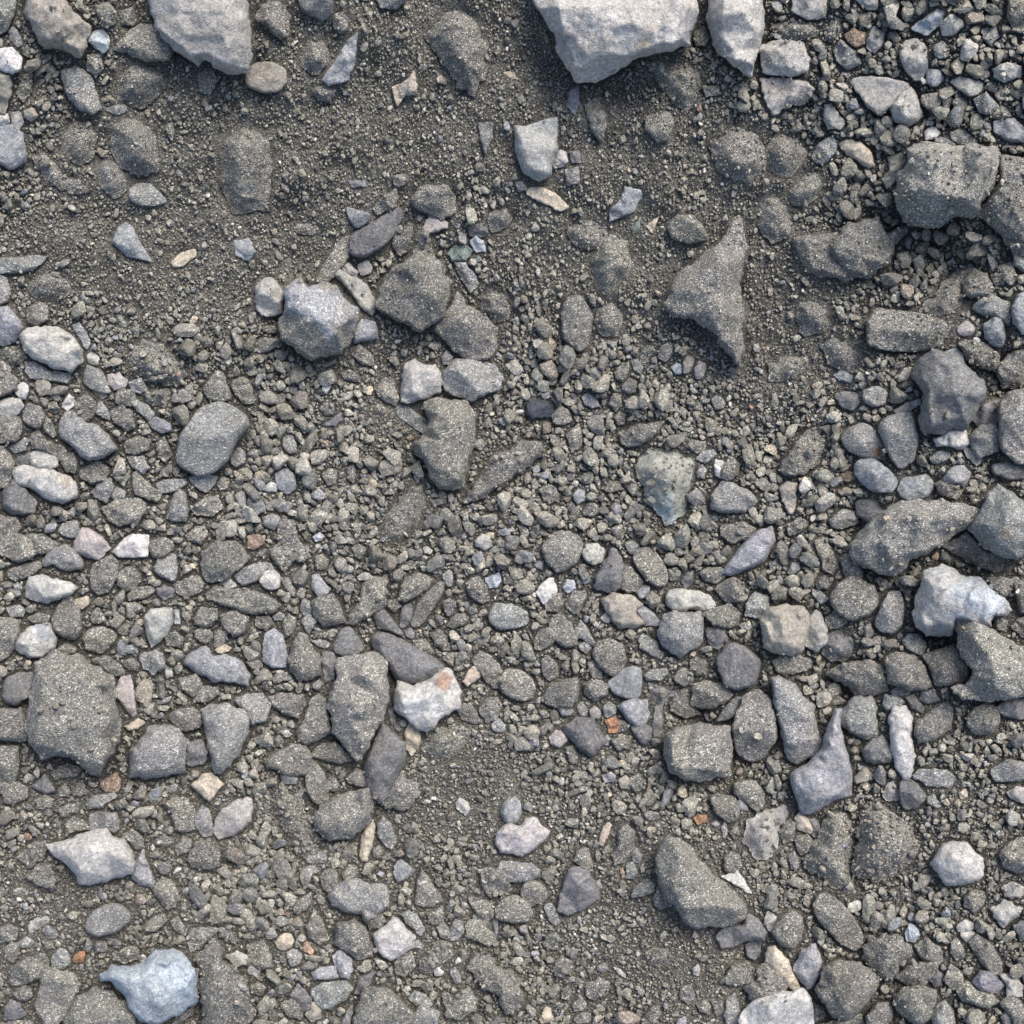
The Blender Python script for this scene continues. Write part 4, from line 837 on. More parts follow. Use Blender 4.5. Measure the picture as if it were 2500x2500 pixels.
def fbm(x, y, s=0, octv=4):
    v = 0; a = 1.0
    for k in range(octv):
        v = v + a * vnoise(x * 2 ** k, y * 2 ** k, s + 17 * k); a *= 0.5
    return v

def sstep(a, b, x):
    t = np.clip((x - a) / (b - a), 0, 1)
    return t * t * (3 - 2 * t)

# dark hollows under and between stones: x, y (photo px), radius, depth
HOLLOWS = [(2250, 600, 110, 70), (2340, 640, 70, 50), (2290, 1560, 55, 60), (1690, 1745, 60, 50), (2060, 1680, 70, 50), (1480, 190, 90, 45), (2480, 930, 70, 50),
           (2100, 1290, 70, 45), (1330, 160, 70, 40), (950, 1540, 120, 30), (1830, 2330, 60, 40), (2380, 1370, 60, 40), (1780, 1850, 90, 30)]

def relief(X, Y):
    """the hollow the gravel lies in, in P units; X right, Y towards the top of the picture"""
    X = np.asarray(X, float); Y = np.asarray(Y, float)
    r = np.hypot(X * 0.95, (Y + 60))
    h = 200 * sstep(150, 1900, r) + 45 * sstep(350, 1500, Y) + 70 * sstep(500, 1600, X)
    h = h + 38 * fbm(X / 420, Y / 420, 3, 3)
    h = h + sstep(-100, 500, Y + .35 * X) * 24 * fbm(X / 90, Y / 90, 8, 3)
    for hx, hy, hr, hd in HOLLOWS:
        h = h - hd * np.exp(-((X - (hx - 1250)) ** 2 + (Y - (1250 - hy)) ** 2) / (hr * hr))
    return h

def world_pts(X, Y, Z):
    """picture-plane X, Y with a height Z -> metres, on the viewing ray through X, Y"""
    f = (CAM_H - Z) / CAM_H
    return np.stack([X * f * P, Y * f * P, Z * P], 1)

# ---------------------------------------------------------------- materials
def N(nt, t, **kw):
    n = nt.nodes.new(t)
    for k, v in kw.items():
        setattr(n, k, v)
    return n

def math_n(nt, op, a, b=None, clamp=False):
    n = nt.nodes.new("ShaderNodeMath"); n.operation = op; n.use_clamp = clamp
    for i, v in enumerate((a, b)):
        if v is None: continue
        if isinstance(v, (int, float)): n.inputs[i].default_value = v
        else: nt.links.new(v, n.inputs[i])
    return n.outputs[0]

def ramp(nt, fac, stops):
    n = nt.nodes.new("ShaderNodeValToRGB")
    el = n.color_ramp.elements
    el[0].position, el[0].color = stops[0][0], (*[stops[0][1]] * 3, 1)
    el[1].position, el[1].color = stops[1][0], (*[stops[1][1]] * 3, 1)
    for p, c in stops[2:]:
        e = el.new(p); e.color = (c, c, c, 1)
    nt.links.new(fac, n.inputs[0])
    return n.outputs[0]

def noise(nt, vec, scale, detail=2, rough=0.5):
    n = nt.nodes.new("ShaderNodeTexNoise")
    n.inputs['Scale'].default_value = scale
    n.inputs['Detail'].default_value = detail
    n.inputs['Roughness'].default_value = rough
    nt.links.new(vec, n.inputs['Vector'])
    return n.outputs['Fac']

def mixc(nt, fac, a, b, bt='MIX'):
    n = nt.nodes.new("ShaderNodeMix"); n.data_type = 'RGBA'; n.blend_type = bt
    for s, v in ((n.inputs[0], fac), (n.inputs[6], a), (n.inputs[7], b)):
        if isinstance(v, (int, float)): s.default_value = v
        elif isinstance(v, tuple): s.default_value = v
        else: nt.links.new(v, s)
    return n.outputs[2]

def lin(c):
    c = np.asarray(c, float) / 255.0
    return np.where(c <= 0.04045, c / 12.92, ((c + 0.055) / 1.055) ** 2.4)

DUST = (*(lin((132, 129, 120)) * 0.95), 1)

def rock_material(name, dusty, speck, streak, grain_amt, bump_amt):
    m = bpy.data.materials.new(name); m.use_nodes = True
    nt = m.node_tree
    b = nt.nodes["Principled BSDF"]
    tc = N(nt, "ShaderNodeTexCoord"); oi = N(nt, "ShaderNodeObjectInfo")
    off = math_n(nt, 'MULTIPLY', oi.outputs['Random'], 13.0)
    va = N(nt, "ShaderNodeVectorMath", operation='ADD')
    nt.links.new(tc.outputs['Object'], va.inputs[0]); nt.links.new(off, va.inputs[1])
    vec = va.outputs[0]
    at = N(nt, "ShaderNodeAttribute", attribute_name="tint")
    tint = at.outputs['Color']; dustp = at.outputs['Alpha']
    # broad mottling of the rock itself
    m1 = ramp(nt, noise(nt, vec, 70, 4, 0.6), [(0.3, 0.80), (0.7, 1.18)])
    m2 = ramp(nt, noise(nt, vec, 420, 3, 0.65), [(0.3, 0.70), (0.7, 1.30)])
    col = mixc(nt, 1.0, tint, m1, 'MULTIPLY')
    col = mixc(nt, 1.0, col, m2, 'MULTIPLY')
    # layered streaks of slaty stones, direction differs from stone to stone
    mp = N(nt, "ShaderNodeMapping"); mp.vector_type = 'TEXTURE'
    mp.inputs['Scale'].default_value = (7.0, 1.0, 1.0)
    cx = N(nt, "ShaderNodeCombineXYZ")
    nt.links.new(math_n(nt, 'MULTIPLY', oi.outputs['Random'], 37.0), cx.inputs[2])
    nt.links.new(vec, mp.inputs['Vector']); nt.links.new(cx.outputs[0], mp.inputs['Rotation'])
    st = ramp(nt, noise(nt, mp.outputs[0], 520, 2, 0.6), [(0.35, 1 - streak), (0.65, 1 + streak * 0.8)])
    col = mixc(nt, 1.0, col, st, 'MULTIPLY')
    # dark mineral specks
    sp = ramp(nt, noise(nt, vec, 900, 1, 0.5), [(0.36, 1 - speck), (0.46, 1.0)])
    spc = mixc(nt, sp, (0.16, 0.17, 0.23, 1), (1, 1, 1, 1))
    spf = mixc(nt, 1.0, col, spc, 'MULTIPLY')
    # clinging dust: upward faces, in patches
    geo = N(nt, "ShaderNodeNewGeometry")
    dn = ramp(nt, noise(nt, vec, 130, 4, 0.65), [(0.36, 0.0), (0.62, 1.0)])
    dm = math_n(nt, 'MULTIPLY', dn, dustp)
    dm = math_n(nt, 'MULTIPLY', dm, dusty, True)
    # dust takes some of the hue of the rock below
    dcol = mixc(nt, 0.45, DUST, tint)
    col = mixc(nt, dm, spf, dcol)
    # sand grains stuck on: light and dark grains about 0.6 mm
    v = N(nt, "ShaderNodeTexVoronoi"); v.inputs['Scale'].default_value = 1500
    nt.links.new(vec, v.inputs['Vector'])
    sx = N(nt, "ShaderNodeSeparateColor"); nt.links.new(v.outputs['Color'], sx.inputs[0])
    g1 = ramp(nt, sx.outputs[0], [(0.0, 0.42), (0.5, 0.95), (0.88, 1.3), (0.965, 2.6)])
    gfac = math_n(nt, 'ADD', math_n(nt, 'MULTIPLY', dustp, grain_amt * 0.5), grain_amt * 0.5, True)
    g2 = mixc(nt, gfac, (1, 1, 1, 1), g1)
    col = mixc(nt, 1.0, col, g2, 'MULTIPLY')
    hs = noise(nt, vec, 2600, 1, 0.5)
    g3 = ramp(nt, hs, [(0.3, 1 - 0.3 * grain_amt), (0.7, 1 + 0.3 * grain_amt)])
    col = mixc(nt, 1.0, col, g3, 'MULTIPLY')
    nt.links.new(col, b.inputs['Base Color'])
    b.inputs['Roughness'].default_value = 0.92
    b.inputs['Specular IOR Level'].default_value = 0.25
    # relief
    h = math_n(nt, 'MULTIPLY', noise(nt, vec, 300, 3, 0.6), 1.0)
    h2 = math_n(nt, 'MULTIPLY', v.outputs['Distance'], -0.55)
    h2 = math_n(nt, 'MULTIPLY', h2, gfac)
    h3 = math_n(nt, 'MULTIPLY', noise(nt, vec, 1300, 2, 0.6), 0.45)
    hh = math_n(nt, 'ADD', math_n(nt, 'ADD', h, h2), h3)
    bp = N(nt, "ShaderNodeBump")
    bp.inputs['Strength'].default_value = bump_amt
    bp.inputs['Distance'].default_value = 0.0016
    nt.links.new(hh, bp.inputs['Height']); nt.links.new(bp.outputs[0], b.inputs['Normal'])
    return m

MAT = {
    'dusty': rock_material("dusty_rock", 1.0, 0.1, 0.08, 1.0, 1.0),
    'bare': rock_material("bare_pale_rock", 0.6, 0.28, 0.10, 0.35, 0.65),
    'slate': rock_material("slaty_rock", 0.6, 0.15, 0.20, 0.6, 0.7),
    'grit': rock_material("grit", 0.8, 0.1, 0.08, 0.7, 0.5),
    'sand': rock_material("sandy_ground", 0.0, 0.1, 0.0, 1.0, 1.0),
}

# ---------------------------------------------------------------- mesh helpers
def make_object(name, verts, faces, tint, mat, smooth=True, origin=None, tri=None):
    """verts (n,3) metres; faces list or (m,3) array; tint (n,4)"""
    me = bpy.data.meshes.new(name)
    o = np.zeros(3) if origin is None else np.asarray(origin, float)
    verts = verts - o
    if isinstance(faces, np.ndarray):
        nf = len(faces); k = faces.shape[1]
        me.vertices.add(len(verts)); me.vertices.foreach_set("co", verts.astype(np.float32).ravel())
        me.loops.add(nf * k); me.loops.foreach_set("vertex_index", faces.astype(np.int32).ravel())
        me.polygons.add(nf)
        me.polygons.foreach_set("loop_start", np.arange(0, nf * k, k, dtype=np.int32))
        me.polygons.foreach_set("loop_total", np.full(nf, k, np.int32))
        me.update(calc_edges=True)
    else:
        me.from_pydata(verts.tolist(), [], faces); me.update()
    ca = me.color_attributes.new("tint", 'FLOAT_COLOR', 'POINT')
    ca.data.foreach_set("color", tint.astype(np.float32).ravel())
    me.polygons.foreach_set("use_smooth", np.full(len(me.polygons), smooth))
    me.materials.append(mat)
    ob = bpy.data.objects.new(name, me)
    ob.location = o
    sc.collection.objects.link(ob)
    return ob

# ---------------------------------------------------------------- colours of the stones (as seen, sRGB) and their surface
COL = {
 'd': ((124, 121, 112), 'dusty', 1.0), 'D': ((138, 135, 126), 'dusty', 1.0), 'o': ((134, 130, 117), 'dusty', 1.0),
 'g': ((136, 137, 133), 'dusty', .45), 'G': ((146, 147, 141), 'bare', .4), 'l': ((157, 154, 144), 'bare', .5),
 'L': ((164, 161, 152), 'bare', .3), 'b': ((132, 135, 140), 'slate', .35), 'B': ((154, 160, 170), 'bare', .1),
 'k': ((104, 104, 106), 'slate', .55), 'K': ((58, 62, 78), 'slate', .1), 'v': ((116, 115, 124), 'slate', .4),
 'p': ((160, 149, 143), 'bare', .3), 'P': ((172, 165, 161), 'bare', .1), 't': ((148, 140, 122), 'bare', .6),
 'T': ((176, 162, 140), 'bare', .2), 'r': ((152, 122, 94), 'dusty', .4), 'R': ((158, 108, 76), 'slate', .2),
 'W': ((180, 177, 171), 'bare', .2), 'w': ((190, 187, 188), 'bare', .05), 'c': ((148, 158, 164), 'bare', .2),
 'C': ((148, 160, 168), 'bare', .15), 'N': ((140, 143, 128), 'bare', .5), 'n': ((112, 130, 120), 'slate', .2),
}
ALB = 0.93    # albedo for a seen linear value of 1
KIND = [('boulder', 'boulder'), ('slab', 'slab'), ('slate', 'slab'), ('pebble', 'pebble'), ('grain', 'pebble'), ('shard', 'shard'), ('chip', 'shard'),
        ('flake', 'shard'), ('splinter', 'shard'), ('sliver', 'shard'), ('plate', 'shard'), ('stone', 'stone'),
        ('rock', 'stone'), ('block', 'stone'), ('wedge', 'stone'), ('cobble', 'stone'), ('lump', 'stone'),
        ('mound', 'stone'), ('cube', 'stone'), ('ridge', 'stone'), ('crumb', 'stone')]
CAT = {'boulder': 'boulder', 'slab': 'stone slab', 'pebble': 'pebble', 'shard': 'stone chip', 'stone': 'stone'}
GRP = {'boulder': 'boulders lying in the gravel', 'slab': 'flat slabs lying in the gravel', 'pebble': 'pebbles scattered over the grit',
       'shard': 'chips and splinters of stone on the grit', 'stone': 'stones lying on the grit'}

def kind_of(label):
    best = None
    for w, k in KIND:
        mt = re.search(r'\b' + w + r'\b', label)
        if mt and (best is None or mt.start() < best[0]):
            best = (mt.start(), k)
    return best[1] if best else 'stone'

# patches of the rock's own colours; some paint sunlit tops brighter: x, y (photo px), radius, sRGB, strength
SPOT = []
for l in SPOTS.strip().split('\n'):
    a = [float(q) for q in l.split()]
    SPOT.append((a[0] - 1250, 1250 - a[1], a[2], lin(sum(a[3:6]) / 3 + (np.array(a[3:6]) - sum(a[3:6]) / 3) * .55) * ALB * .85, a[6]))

def resample(poly, s):
    out = []
    n = len(poly)
    for i in range(n):
        a = poly[i]; b = poly[(i + 1) % n]
        k = max(1, int(round(np.hypot(*(b - a)) / s)))
        for j in range(k):
            out.append(a + (b - a) * j / k)
    return np.array(out)

def chaikin(poly, t):
    n = len(poly)
    out = []
    for i in range(n):
        a = poly[i]; b = poly[(i + 1) % n]
        out.append(a + (b - a) * t); out.append(a + (b - a) * (1 - t))
    return np.array(out)

def seg_dist(pts, poly):
    """distance of pts to the closed polygon and whether inside"""
    a = poly; b = np.roll(poly, -1, 0)
    best = np.full(len(pts), 1e9); ins = np.zeros(len(pts), bool)
    for i in range(len(a)):
        ab = b[i] - a[i]; ap = pts - a[i]
        L = max(ab @ ab, 1e-9)
        t = np.clip((ap @ ab) / L, 0, 1)
        d = np.hypot(ap[:, 0] - t * ab[0], ap[:, 1] - t * ab[1])
        best = np.minimum(best, d)
        c = ((a[i][1] > pts[:, 1]) != (b[i][1] > pts[:, 1]))
        if abs(ab[1]) > 1e-9:
            xi = a[i][0] + (pts[:, 1] - a[i][1]) / ab[1] * ab[0]
            ins ^= c & (pts[:, 0] < xi)
    return best, ins

# ---------------------------------------------------------------- height map of what lies on the ground (2 px cells)
HM_HALF = 2100; CELL = 2.0; HN = int(2 * HM_HALF / CELL)
hm = np.full((HN, HN), -1e6, np.float32)       # absolute height of stones
crumbly = np.zeros((HN, HN), np.float32)

def splat(X, Y, Z, rad, cr=None):
    ix = ((X + HM_HALF) / CELL).astype(int); iy = ((Y + HM_HALF) / CELL).astype(int)
    for dx in range(-rad, rad + 1):
        for dy in range(-rad, rad + 1):
            jx = np.clip(ix + dx, 0, HN - 1); jy = np.clip(iy + dy, 0, HN - 1)
            np.maximum.at(hm, (jy, jx), Z.astype(np.float32))
            if cr is not None: crumbly[jy, jx] = cr

# ---------------------------------------------------------------- the stones traced one by one
ox = oy = 0
S = 625 / 193.2
items = []
for line in DATA.strip().split('\n'):
    line = line.strip()
    if line[0] == '#':
        ox, oy = [float(q) for q in line[1:].split(',')]
        continue
    f = line.split('|')
    poly = np.array([[float(q) for q in s.split(',')] for s in f[2].split()]) * S
    poly = np.stack([poly[:, 0] + ox - 1250, 1250 - (poly[:, 1] + oy)], 1)
    inner = []
    if len(f) > 4:
        for s in f[4].split():
            a = [float(q) for q in s.split(',')]
            inner.append((a[0] * S + ox - 1250, 1250 - (a[1] * S + oy), a[2]))
    items.append((f[0], float(f[1]), poly, f[3], inner))

def poly_area(p):
    x, y = p[:, 0], p[:, 1]
    return 0.5 * abs(np.dot(x, np.roll(y, -1)) - np.dot(y, np.roll(x, -1)))

def build_stone(idx, key, hf, poly, label, inner):
    r = np.random.default_rng(1000 + idx)
    c0 = poly.mean(0)
    area = poly_area(poly); size = math.sqrt(area)
    roundish = bool(re.search(r'\b(round|oval|egg|egg-shaped|barrel-shaped|ball-shaped|bean|bean-shaped|sausage-shaped|finger-shaped)\b', label))
    very = bool(re.search(r'\b(smooth|sausage|finger)', label))
    soft = 'rounded' in label or 'smooth' in label
    flatt = bool(re.search(r'\b(slab|flat|plate|flake|slate)', label))
    buried = bool(re.search(r'(sandy|buried|sinking|sunk|covered|mound|coated)', label))
    shift = 0.0
    # outline: corners eased, fine irregularity
    # stones overlap their neighbours a little, as in a heap
    poly = c0 + (poly - c0) * (1.07 if size < 70 else 1.03)
    poly = chaikin(poly, 0.16 if roundish else 0.05)
    if very: poly = chaikin(poly, 0.25)
    s = float(np.clip(size / 16, 2.4, 5.0))
    ring = resample(poly, s)
    nrm = np.roll(ring, -1, 0) - np.roll(ring, 1, 0)
    nrm = np.stack([nrm[:, 1], -nrm[:, 0]], 1); nrm /= np.maximum(np.hypot(nrm[:, 0], nrm[:, 1]), 1e-6)[:, None]
    k = 0.35 if very else (0.8 if roundish else 1.1)
    if key in 'dDo' and not very: k *= 1.25
    if re.search(r'(buried|mound|crumb|dusty)', label): k *= 2.0
    if inner and hf >= 1: k *= 1.3
    amp = k * (0.036 * size * fbm(ring[:, 0] / (size * .22), ring[:, 1] / (size * .22), idx, 3) + 2.6 * fbm(ring[:, 0] / 10, ring[:, 1] / 9, idx + 5, 2))
    if not roundish:   # chipped edges with small notches
        jj = np.abs(fbm(ring[:, 0] / (size * .16 + 5), ring[:, 1] / (size * .16 + 5), idx + 61, 2))
        amp = amp - (0.035 * size + 1.5) * (jj - .2)
    ring = ring + nrm * amp[:, None]
    # interior points
    lo = ring.min(0); hi = ring.max(0)
    gx = np.arange(lo[0], hi[0], s); gy = np.arange(lo[1], hi[1], s * .87)
    G = np.stack(np.meshgrid(gx, gy), -1)
    G[1::2, :, 0] += s / 2
    pts = G.reshape(-1, 2) + r.uniform(-.22, .22, (G.shape[0] * G.shape[1], 2)) * s
    d, ins = seg_dist(pts, ring)
    keep = ins & (d > s * 0.45)
    pts = pts[keep]; d = d[keep]
    if len(pts) < 5: return None
    inr = d.max()
    H = inr * (0.80 + 0.42 * hf) * (0.9 if buried else 1.0)
    H = min(H, 70 + 0.35 * (inr * 1.2)) if flatt else min(H, 130)
    allp = np.vstack([ring, pts]); dd = np.concatenate([np.zeros(len(ring)), d])
    q = allp - c0
    ze = 0.42 * H
    if roundish:
        t = np.clip(dd / (inr * 0.8), 0, 1)
        z = ze + (H - ze) * np.sqrt(np.clip(1 - (1 - t) ** 2.1, 0, 1))
        for kf in range(3 if very else 5):
            th = r.uniform(0, 6.283); gsl = r.uniform(.2, .65)
            rc = q + r.uniform(-.2, .2, 2) * inr
            zz = H * r.uniform(.8, 1.0) - gsl * (rc @ np.array([math.cos(th), math.sin(th)]))
            z = np.minimum(z, zz)
        z = np.maximum(z, ze * .6)
    else:
        er = inr * (r.uniform(.06, .16) if not soft else .3)
        t = np.clip(dd / er, 0, 1)
        edge = ze + (H * 1.1 - ze) * t ** 0.55 * (0.62 + 0.38 * np.clip(dd / inr, 0, 1))
        # broken faces: every outline corner rises by a slanting face to an uneven top
        ch = poly_area(poly) and chaikin(poly, .12 if not soft else .25)
        keepc = []
        for pnt in ch:
            if not keepc or np.hypot(*(pnt - keepc[-1])) > inr * .30: keepc.append(pnt)
        co = [tuple(p) for p in keepc]; hh = [r.uniform(.34, .62) for _ in co]
        ridge = bool(re.search(r'(ridge|roof|wedge|pyramid|cone|peaked|fin)', label))
        if not (ridge and inner) and len(inner) < 5:
            step = 1 if len(keepc) < 8 else 2
            for pnt in keepc[::step]:
                fr = r.uniform(.45, .80) if not flatt else r.uniform(.66, .88)
                if ridge: fr *= .5
                co.append(tuple(c0 + (pnt - c0) * fr + r.uniform(-.06, .06, 2) * inr)); hh.append(r.uniform(.72, 1.05) if not flatt else r.uniform(.82, 1.0))
        for a_, b__, v_ in inner:
            co.append((a_, b__)); hh.append(v_)
        tilt = r.uniform(-.30, .30, 2) * (.4 if (flatt or inner) else 1.0)
        vv, _, ff, ovv, _, _ = delaunay_2d_cdt([Vector(c) for c in co], [], [], 0, 1e-4)
        hv = np.array([hh[o[0]] if o else .5 for o in ovv])
        vv = np.array([(v.x, v.y) for v in vv])
        z = np.full(len(allp), 0.40)
        for tri in ff:
            if len(tri) != 3: continue
            A, B, C = vv[list(tri)]
            T = np.array([B - A, C - A]).T
            if abs(np.linalg.det(T)) < 1e-6: continue
            w = (allp - A) @ np.linalg.inv(T).T
            m = (w[:, 0] >= -1e-6) & (w[:, 1] >= -1e-6) & (w.sum(1) <= 1 + 1e-6)
            z[m] = hv[tri[0]] + w[m, 0] * (hv[tri[1]] - hv[tri[0]]) + w[m, 1] * (hv[tri[2]] - hv[tri[0]])
        z = z * H + (q @ tilt)
        z = np.minimum(z, edge)
        for kf in range(2 if not inner else 0):
            th = r.uniform(0, 6.283)
            zz = r.uniform(.85, 1.1) * H - r.uniform(.3, .9) * ((q + r.uniform(-.3, .3, 2) * inr) @ np.array([math.cos(th), math.sin(th)]))
            z = np.minimum(z, zz)
        z = np.maximum(z, ze * .8)
    melt = (buried and 'boulder' not in label) or key == 'N' or (c0[1] > 350 and key in 'dDo' and re.search(r'(dusty|rough|coarse|crumb|lump|half)', label))
    if melt:
        t = np.clip(dd / (inr * .75), 0, 1)
        t = t * t * (3 - 2 * t)
        z = z * (0.30 + 0.70 * t) * (.85 if buried else .95) + 5 * fbm(allp[:, 0] / 30, allp[:, 1] / 30, idx + 51, 3)
    # surface relief of the rock
    rough = (0.5 if roundish else 1.0)
    dusty_k = key in 'dDo'
    z = z + rough * 0.11 * inr * fbm(allp[:, 0] / (inr * .9 + 4), allp[:, 1] / (inr * .9 + 4), idx + 31, 4)
    z = z + (rough * 2.6 + (1.6 if dusty_k else 0)) * fbm(allp[:, 0] / 14, allp[:, 1] / 14, idx + 77, 3)
    if dusty_k:   # grains cemented to the surface
        z = z + 2.2 * np.clip(fbm(allp[:, 0] / 7, allp[:, 1] / 7, idx + 99, 2), 0, 1)
    nr = len(ring)
    lift = 28 * max(0.0, hf - 1.0)
    base = lift + relief(c0[0], c0[1]) * 0.35 + relief(allp[:, 0], allp[:, 1]) * 0.65
    sink = (0.16 * H if (buried or melt) else 0.02 * H)
    Z = base + z - sink
    Z[:nr] = base[:nr] + z[:nr] * .9 - sink
    V = world_pts(allp[:, 0], allp[:, 1], Z)
    # belly rings below the widest line, going under the ground
    c3 = np.array([c0[0], c0[1]])
    r1 = c3 + (ring - c3) * 0.985; r2 = c3 + (ring - c3) * 0.86
    Z1 = base[:nr] + 0.18 * H - sink; Z2 = base[:nr] - 0.25 * H - sink
    V = np.vstack([V, world_pts(r1[:, 0], r1[:, 1], Z1), world_pts(r2[:, 0], r2[:, 1], Z2),
                   world_pts(c3[None, 0], c3[None, 1], np.array([base[:nr].mean() - 0.5 * H - sink]))])
    edges = [(i, (i + 1) % nr) for i in range(nr)]
    vo, _, fo, ov, _, _ = delaunay_2d_cdt([Vector(p) for p in allp.tolist()], edges, [], 1, 1e-5)
    mp = [o[0] if o else -1 for o in ov]
    faces = [[mp[i] for i in f] for f in fo]
    faces = [f for f in faces if -1 not in f and len(set(f)) == 3]
    if len(faces) < 3: return None
    F = np.array(faces)
    a = allp[F[:, 0]]; b = allp[F[:, 1]]; c = allp[F[:, 2]]
    cr = (b[:, 0] - a[:, 0]) * (c[:, 1] - a[:, 1]) - (b[:, 1] - a[:, 1]) * (c[:, 0] - a[:, 0])
    F[cr < 0] = F[cr < 0][:, ::-1]
    n0 = len(allp); ccw = np.dot(ring[:, 0], np.roll(ring[:, 1], -1)) - np.dot(ring[:, 1], np.roll(ring[:, 0], -1)) > 0
    sk = []
    for i in range(nr):
        j = (i + 1) % nr
        A, B = (i, j) if ccw else (j, i)
        sk += [(A, n0 + A, n0 + B), (A, n0 + B, B), (n0 + A, n0 + nr + A, n0 + nr + B), (n0 + A, n0 + nr + B, n0 + B),
               (n0 + nr + A, n0 + 2 * nr, n0 + nr + B)]
    F = np.vstack([F, np.array(sk)])
    # colour
    csr, mat, dust = COL[key]
    csr = np.array(csr, float); gm = csr.mean()
    if key not in 'RCT': csr = gm + (csr - gm) * .55
    else: csr = gm + (csr - gm) * .7
    col = lin(csr) * ALB * r.uniform(.88, 1.12)
    col = col * (1 + r.uniform(-.015, .015, 3))
    T = np.tile(np.append(col, dust * r.uniform(.75, 1.0)), (len(V), 1))
    XY = np.vstack([allp, r1, r2, c3[None]])
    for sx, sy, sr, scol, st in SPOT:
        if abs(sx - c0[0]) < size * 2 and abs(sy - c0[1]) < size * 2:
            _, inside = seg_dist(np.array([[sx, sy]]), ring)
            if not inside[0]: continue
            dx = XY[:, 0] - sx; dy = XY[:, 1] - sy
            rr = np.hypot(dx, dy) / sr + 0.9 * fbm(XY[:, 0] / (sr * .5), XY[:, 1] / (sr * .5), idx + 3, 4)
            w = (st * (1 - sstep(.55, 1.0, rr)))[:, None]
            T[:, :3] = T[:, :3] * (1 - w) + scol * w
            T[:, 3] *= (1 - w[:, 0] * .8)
    name = kind_of(label)
    origin = world_pts(c3[None, 0], c3[None, 1], np.array([base.mean() - sink]))[0]
    ob = make_object(name, V, F, T, MAT[mat], True, origin)
    ob["kind"] = "thing"; ob["label"] = label; ob["category"] = CAT[name]; ob["group"] = GRP[name]
    crumb = 0.5 if buried else (0.16 if re.search(r'(dusty|sandy|crumb)', label) else (0.03 if key in 'dDo' else 0.0))
    crumb = max(crumb, 0.34 * float(np.exp(-((c0[0] - 900) / 520) ** 2 - ((c0[1] - 850) / 420) ** 2)), 0.10 if c0[1] > 500 else 0.0)
    crumb *= .5
    if re.search(r'(boulder|slab)', label): crumb = min(crumb, .07)
    if key not in 'dDo': crumb *= .25
    if key in 'LTWBb': crumb = 0.0
    splat(allp[:, 0], allp[:, 1], Z, 1 if s <= 3 else 2, crumb)
    return ob

order = sorted(range(len(items)), key=lambda i: -poly_area(items[i][2]))
for i in order:
    build_stone(i, *items[i])

# how coarse the gravel is, place by place: x, y (photo px), radius, coarseness change
COARSE = [(200, 1400, 520, .9), (450, 1000, 300, .35), (200, 1700, 300, .4), (700, 1500, 300, .55), (1150, 1550, 260, .25), (1600, 1450, 350, .6), (1900, 1700, 350, .7),
          (2350, 900, 300, .5), (2200, 2350, 350, .6), (700, 2350, 320, .5), (1200, 2250, 250, .2), (2300, 200, 350, .6), (100, 200, 250, .4),
          (1050, 600, 200, .4), (1500, 950, 220, .3), (2100, 1500, 300, .4),
          (600, 400, 420, -.6), (1200, 250, 420, -.4), (1900, 800, 260, -.6), (1600, 500, 300, -.3), (150, 2050, 260, -.35), (1150, 1950, 180, -.5), (1650, 2250, 260, -.4),
          (2250, 2000, 220, -.3), (350, 620, 300, -.5), (1000, 1000, 200, -.1)]
def coarseness(X, Y):
    v = np.full(np.shape(X), .32)
    for cx, cy, rr, a in COARSE:
        v = v + a * np.exp(-((X - (cx - 1250)) ** 2 + (Y - (1250 - cy)) ** 2) / (rr * rr))
    return np.clip(v + .25 * fbm(X / 160, Y / 160, 55, 2), 0, 1)

# ---------------------------------------------------------------- ground: one sheet to the horizon, fine under the picture
def axis():
    inner = np.arange(-1500, 1501, 7.0)
    out = []
    v = 1500.0; st = 9.0
    while v < 2.0e5:
        v += st; st *= 1.09; out.append(v)
    out = np.array(out)
    return np.concatenate([-out[::-1], inner, out])
ax = axis(); n = len(ax)
GX, GY = np.meshgrid(ax, ax)
gx, gy = GX.ravel(), GY.ravel()
far = np.clip(np.hypot(gx, gy) / 2500, 1, None)
gz = relief(gx, gy) + 5 * fbm(gx / 60, gy / 60, 9, 3) + 2.2 * fbm(gx / 14, gy / 14, 11, 2) - 2.0
f = np.where(np.hypot(gx, gy) < 2600, (CAM_H - gz) / CAM_H, 0.88)
gv = np.stack([gx * f * P, gy * f * P, gz * P], 1)
idx = np.arange(n * n).reshape(n, n)
gf = np.stack([idx[:-1, :-1].ravel(), idx[:-1, 1:].ravel(), idx[1:, 1:].ravel(), idx[1:, :-1].ravel()], 1)
gt = np.tile(np.append(lin((82, 80, 74)) * ALB, 1.0), (n * n, 1))  # tint kept dark to deepen the shade in the gaps
gt[:, :3] *= (1 + .45 * (1 - coarseness(gx, gy)))[:, None]  # finer ground tinted lighter too, making up for light lost on the bank
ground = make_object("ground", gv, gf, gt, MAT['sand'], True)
ground["kind"] = "structure"

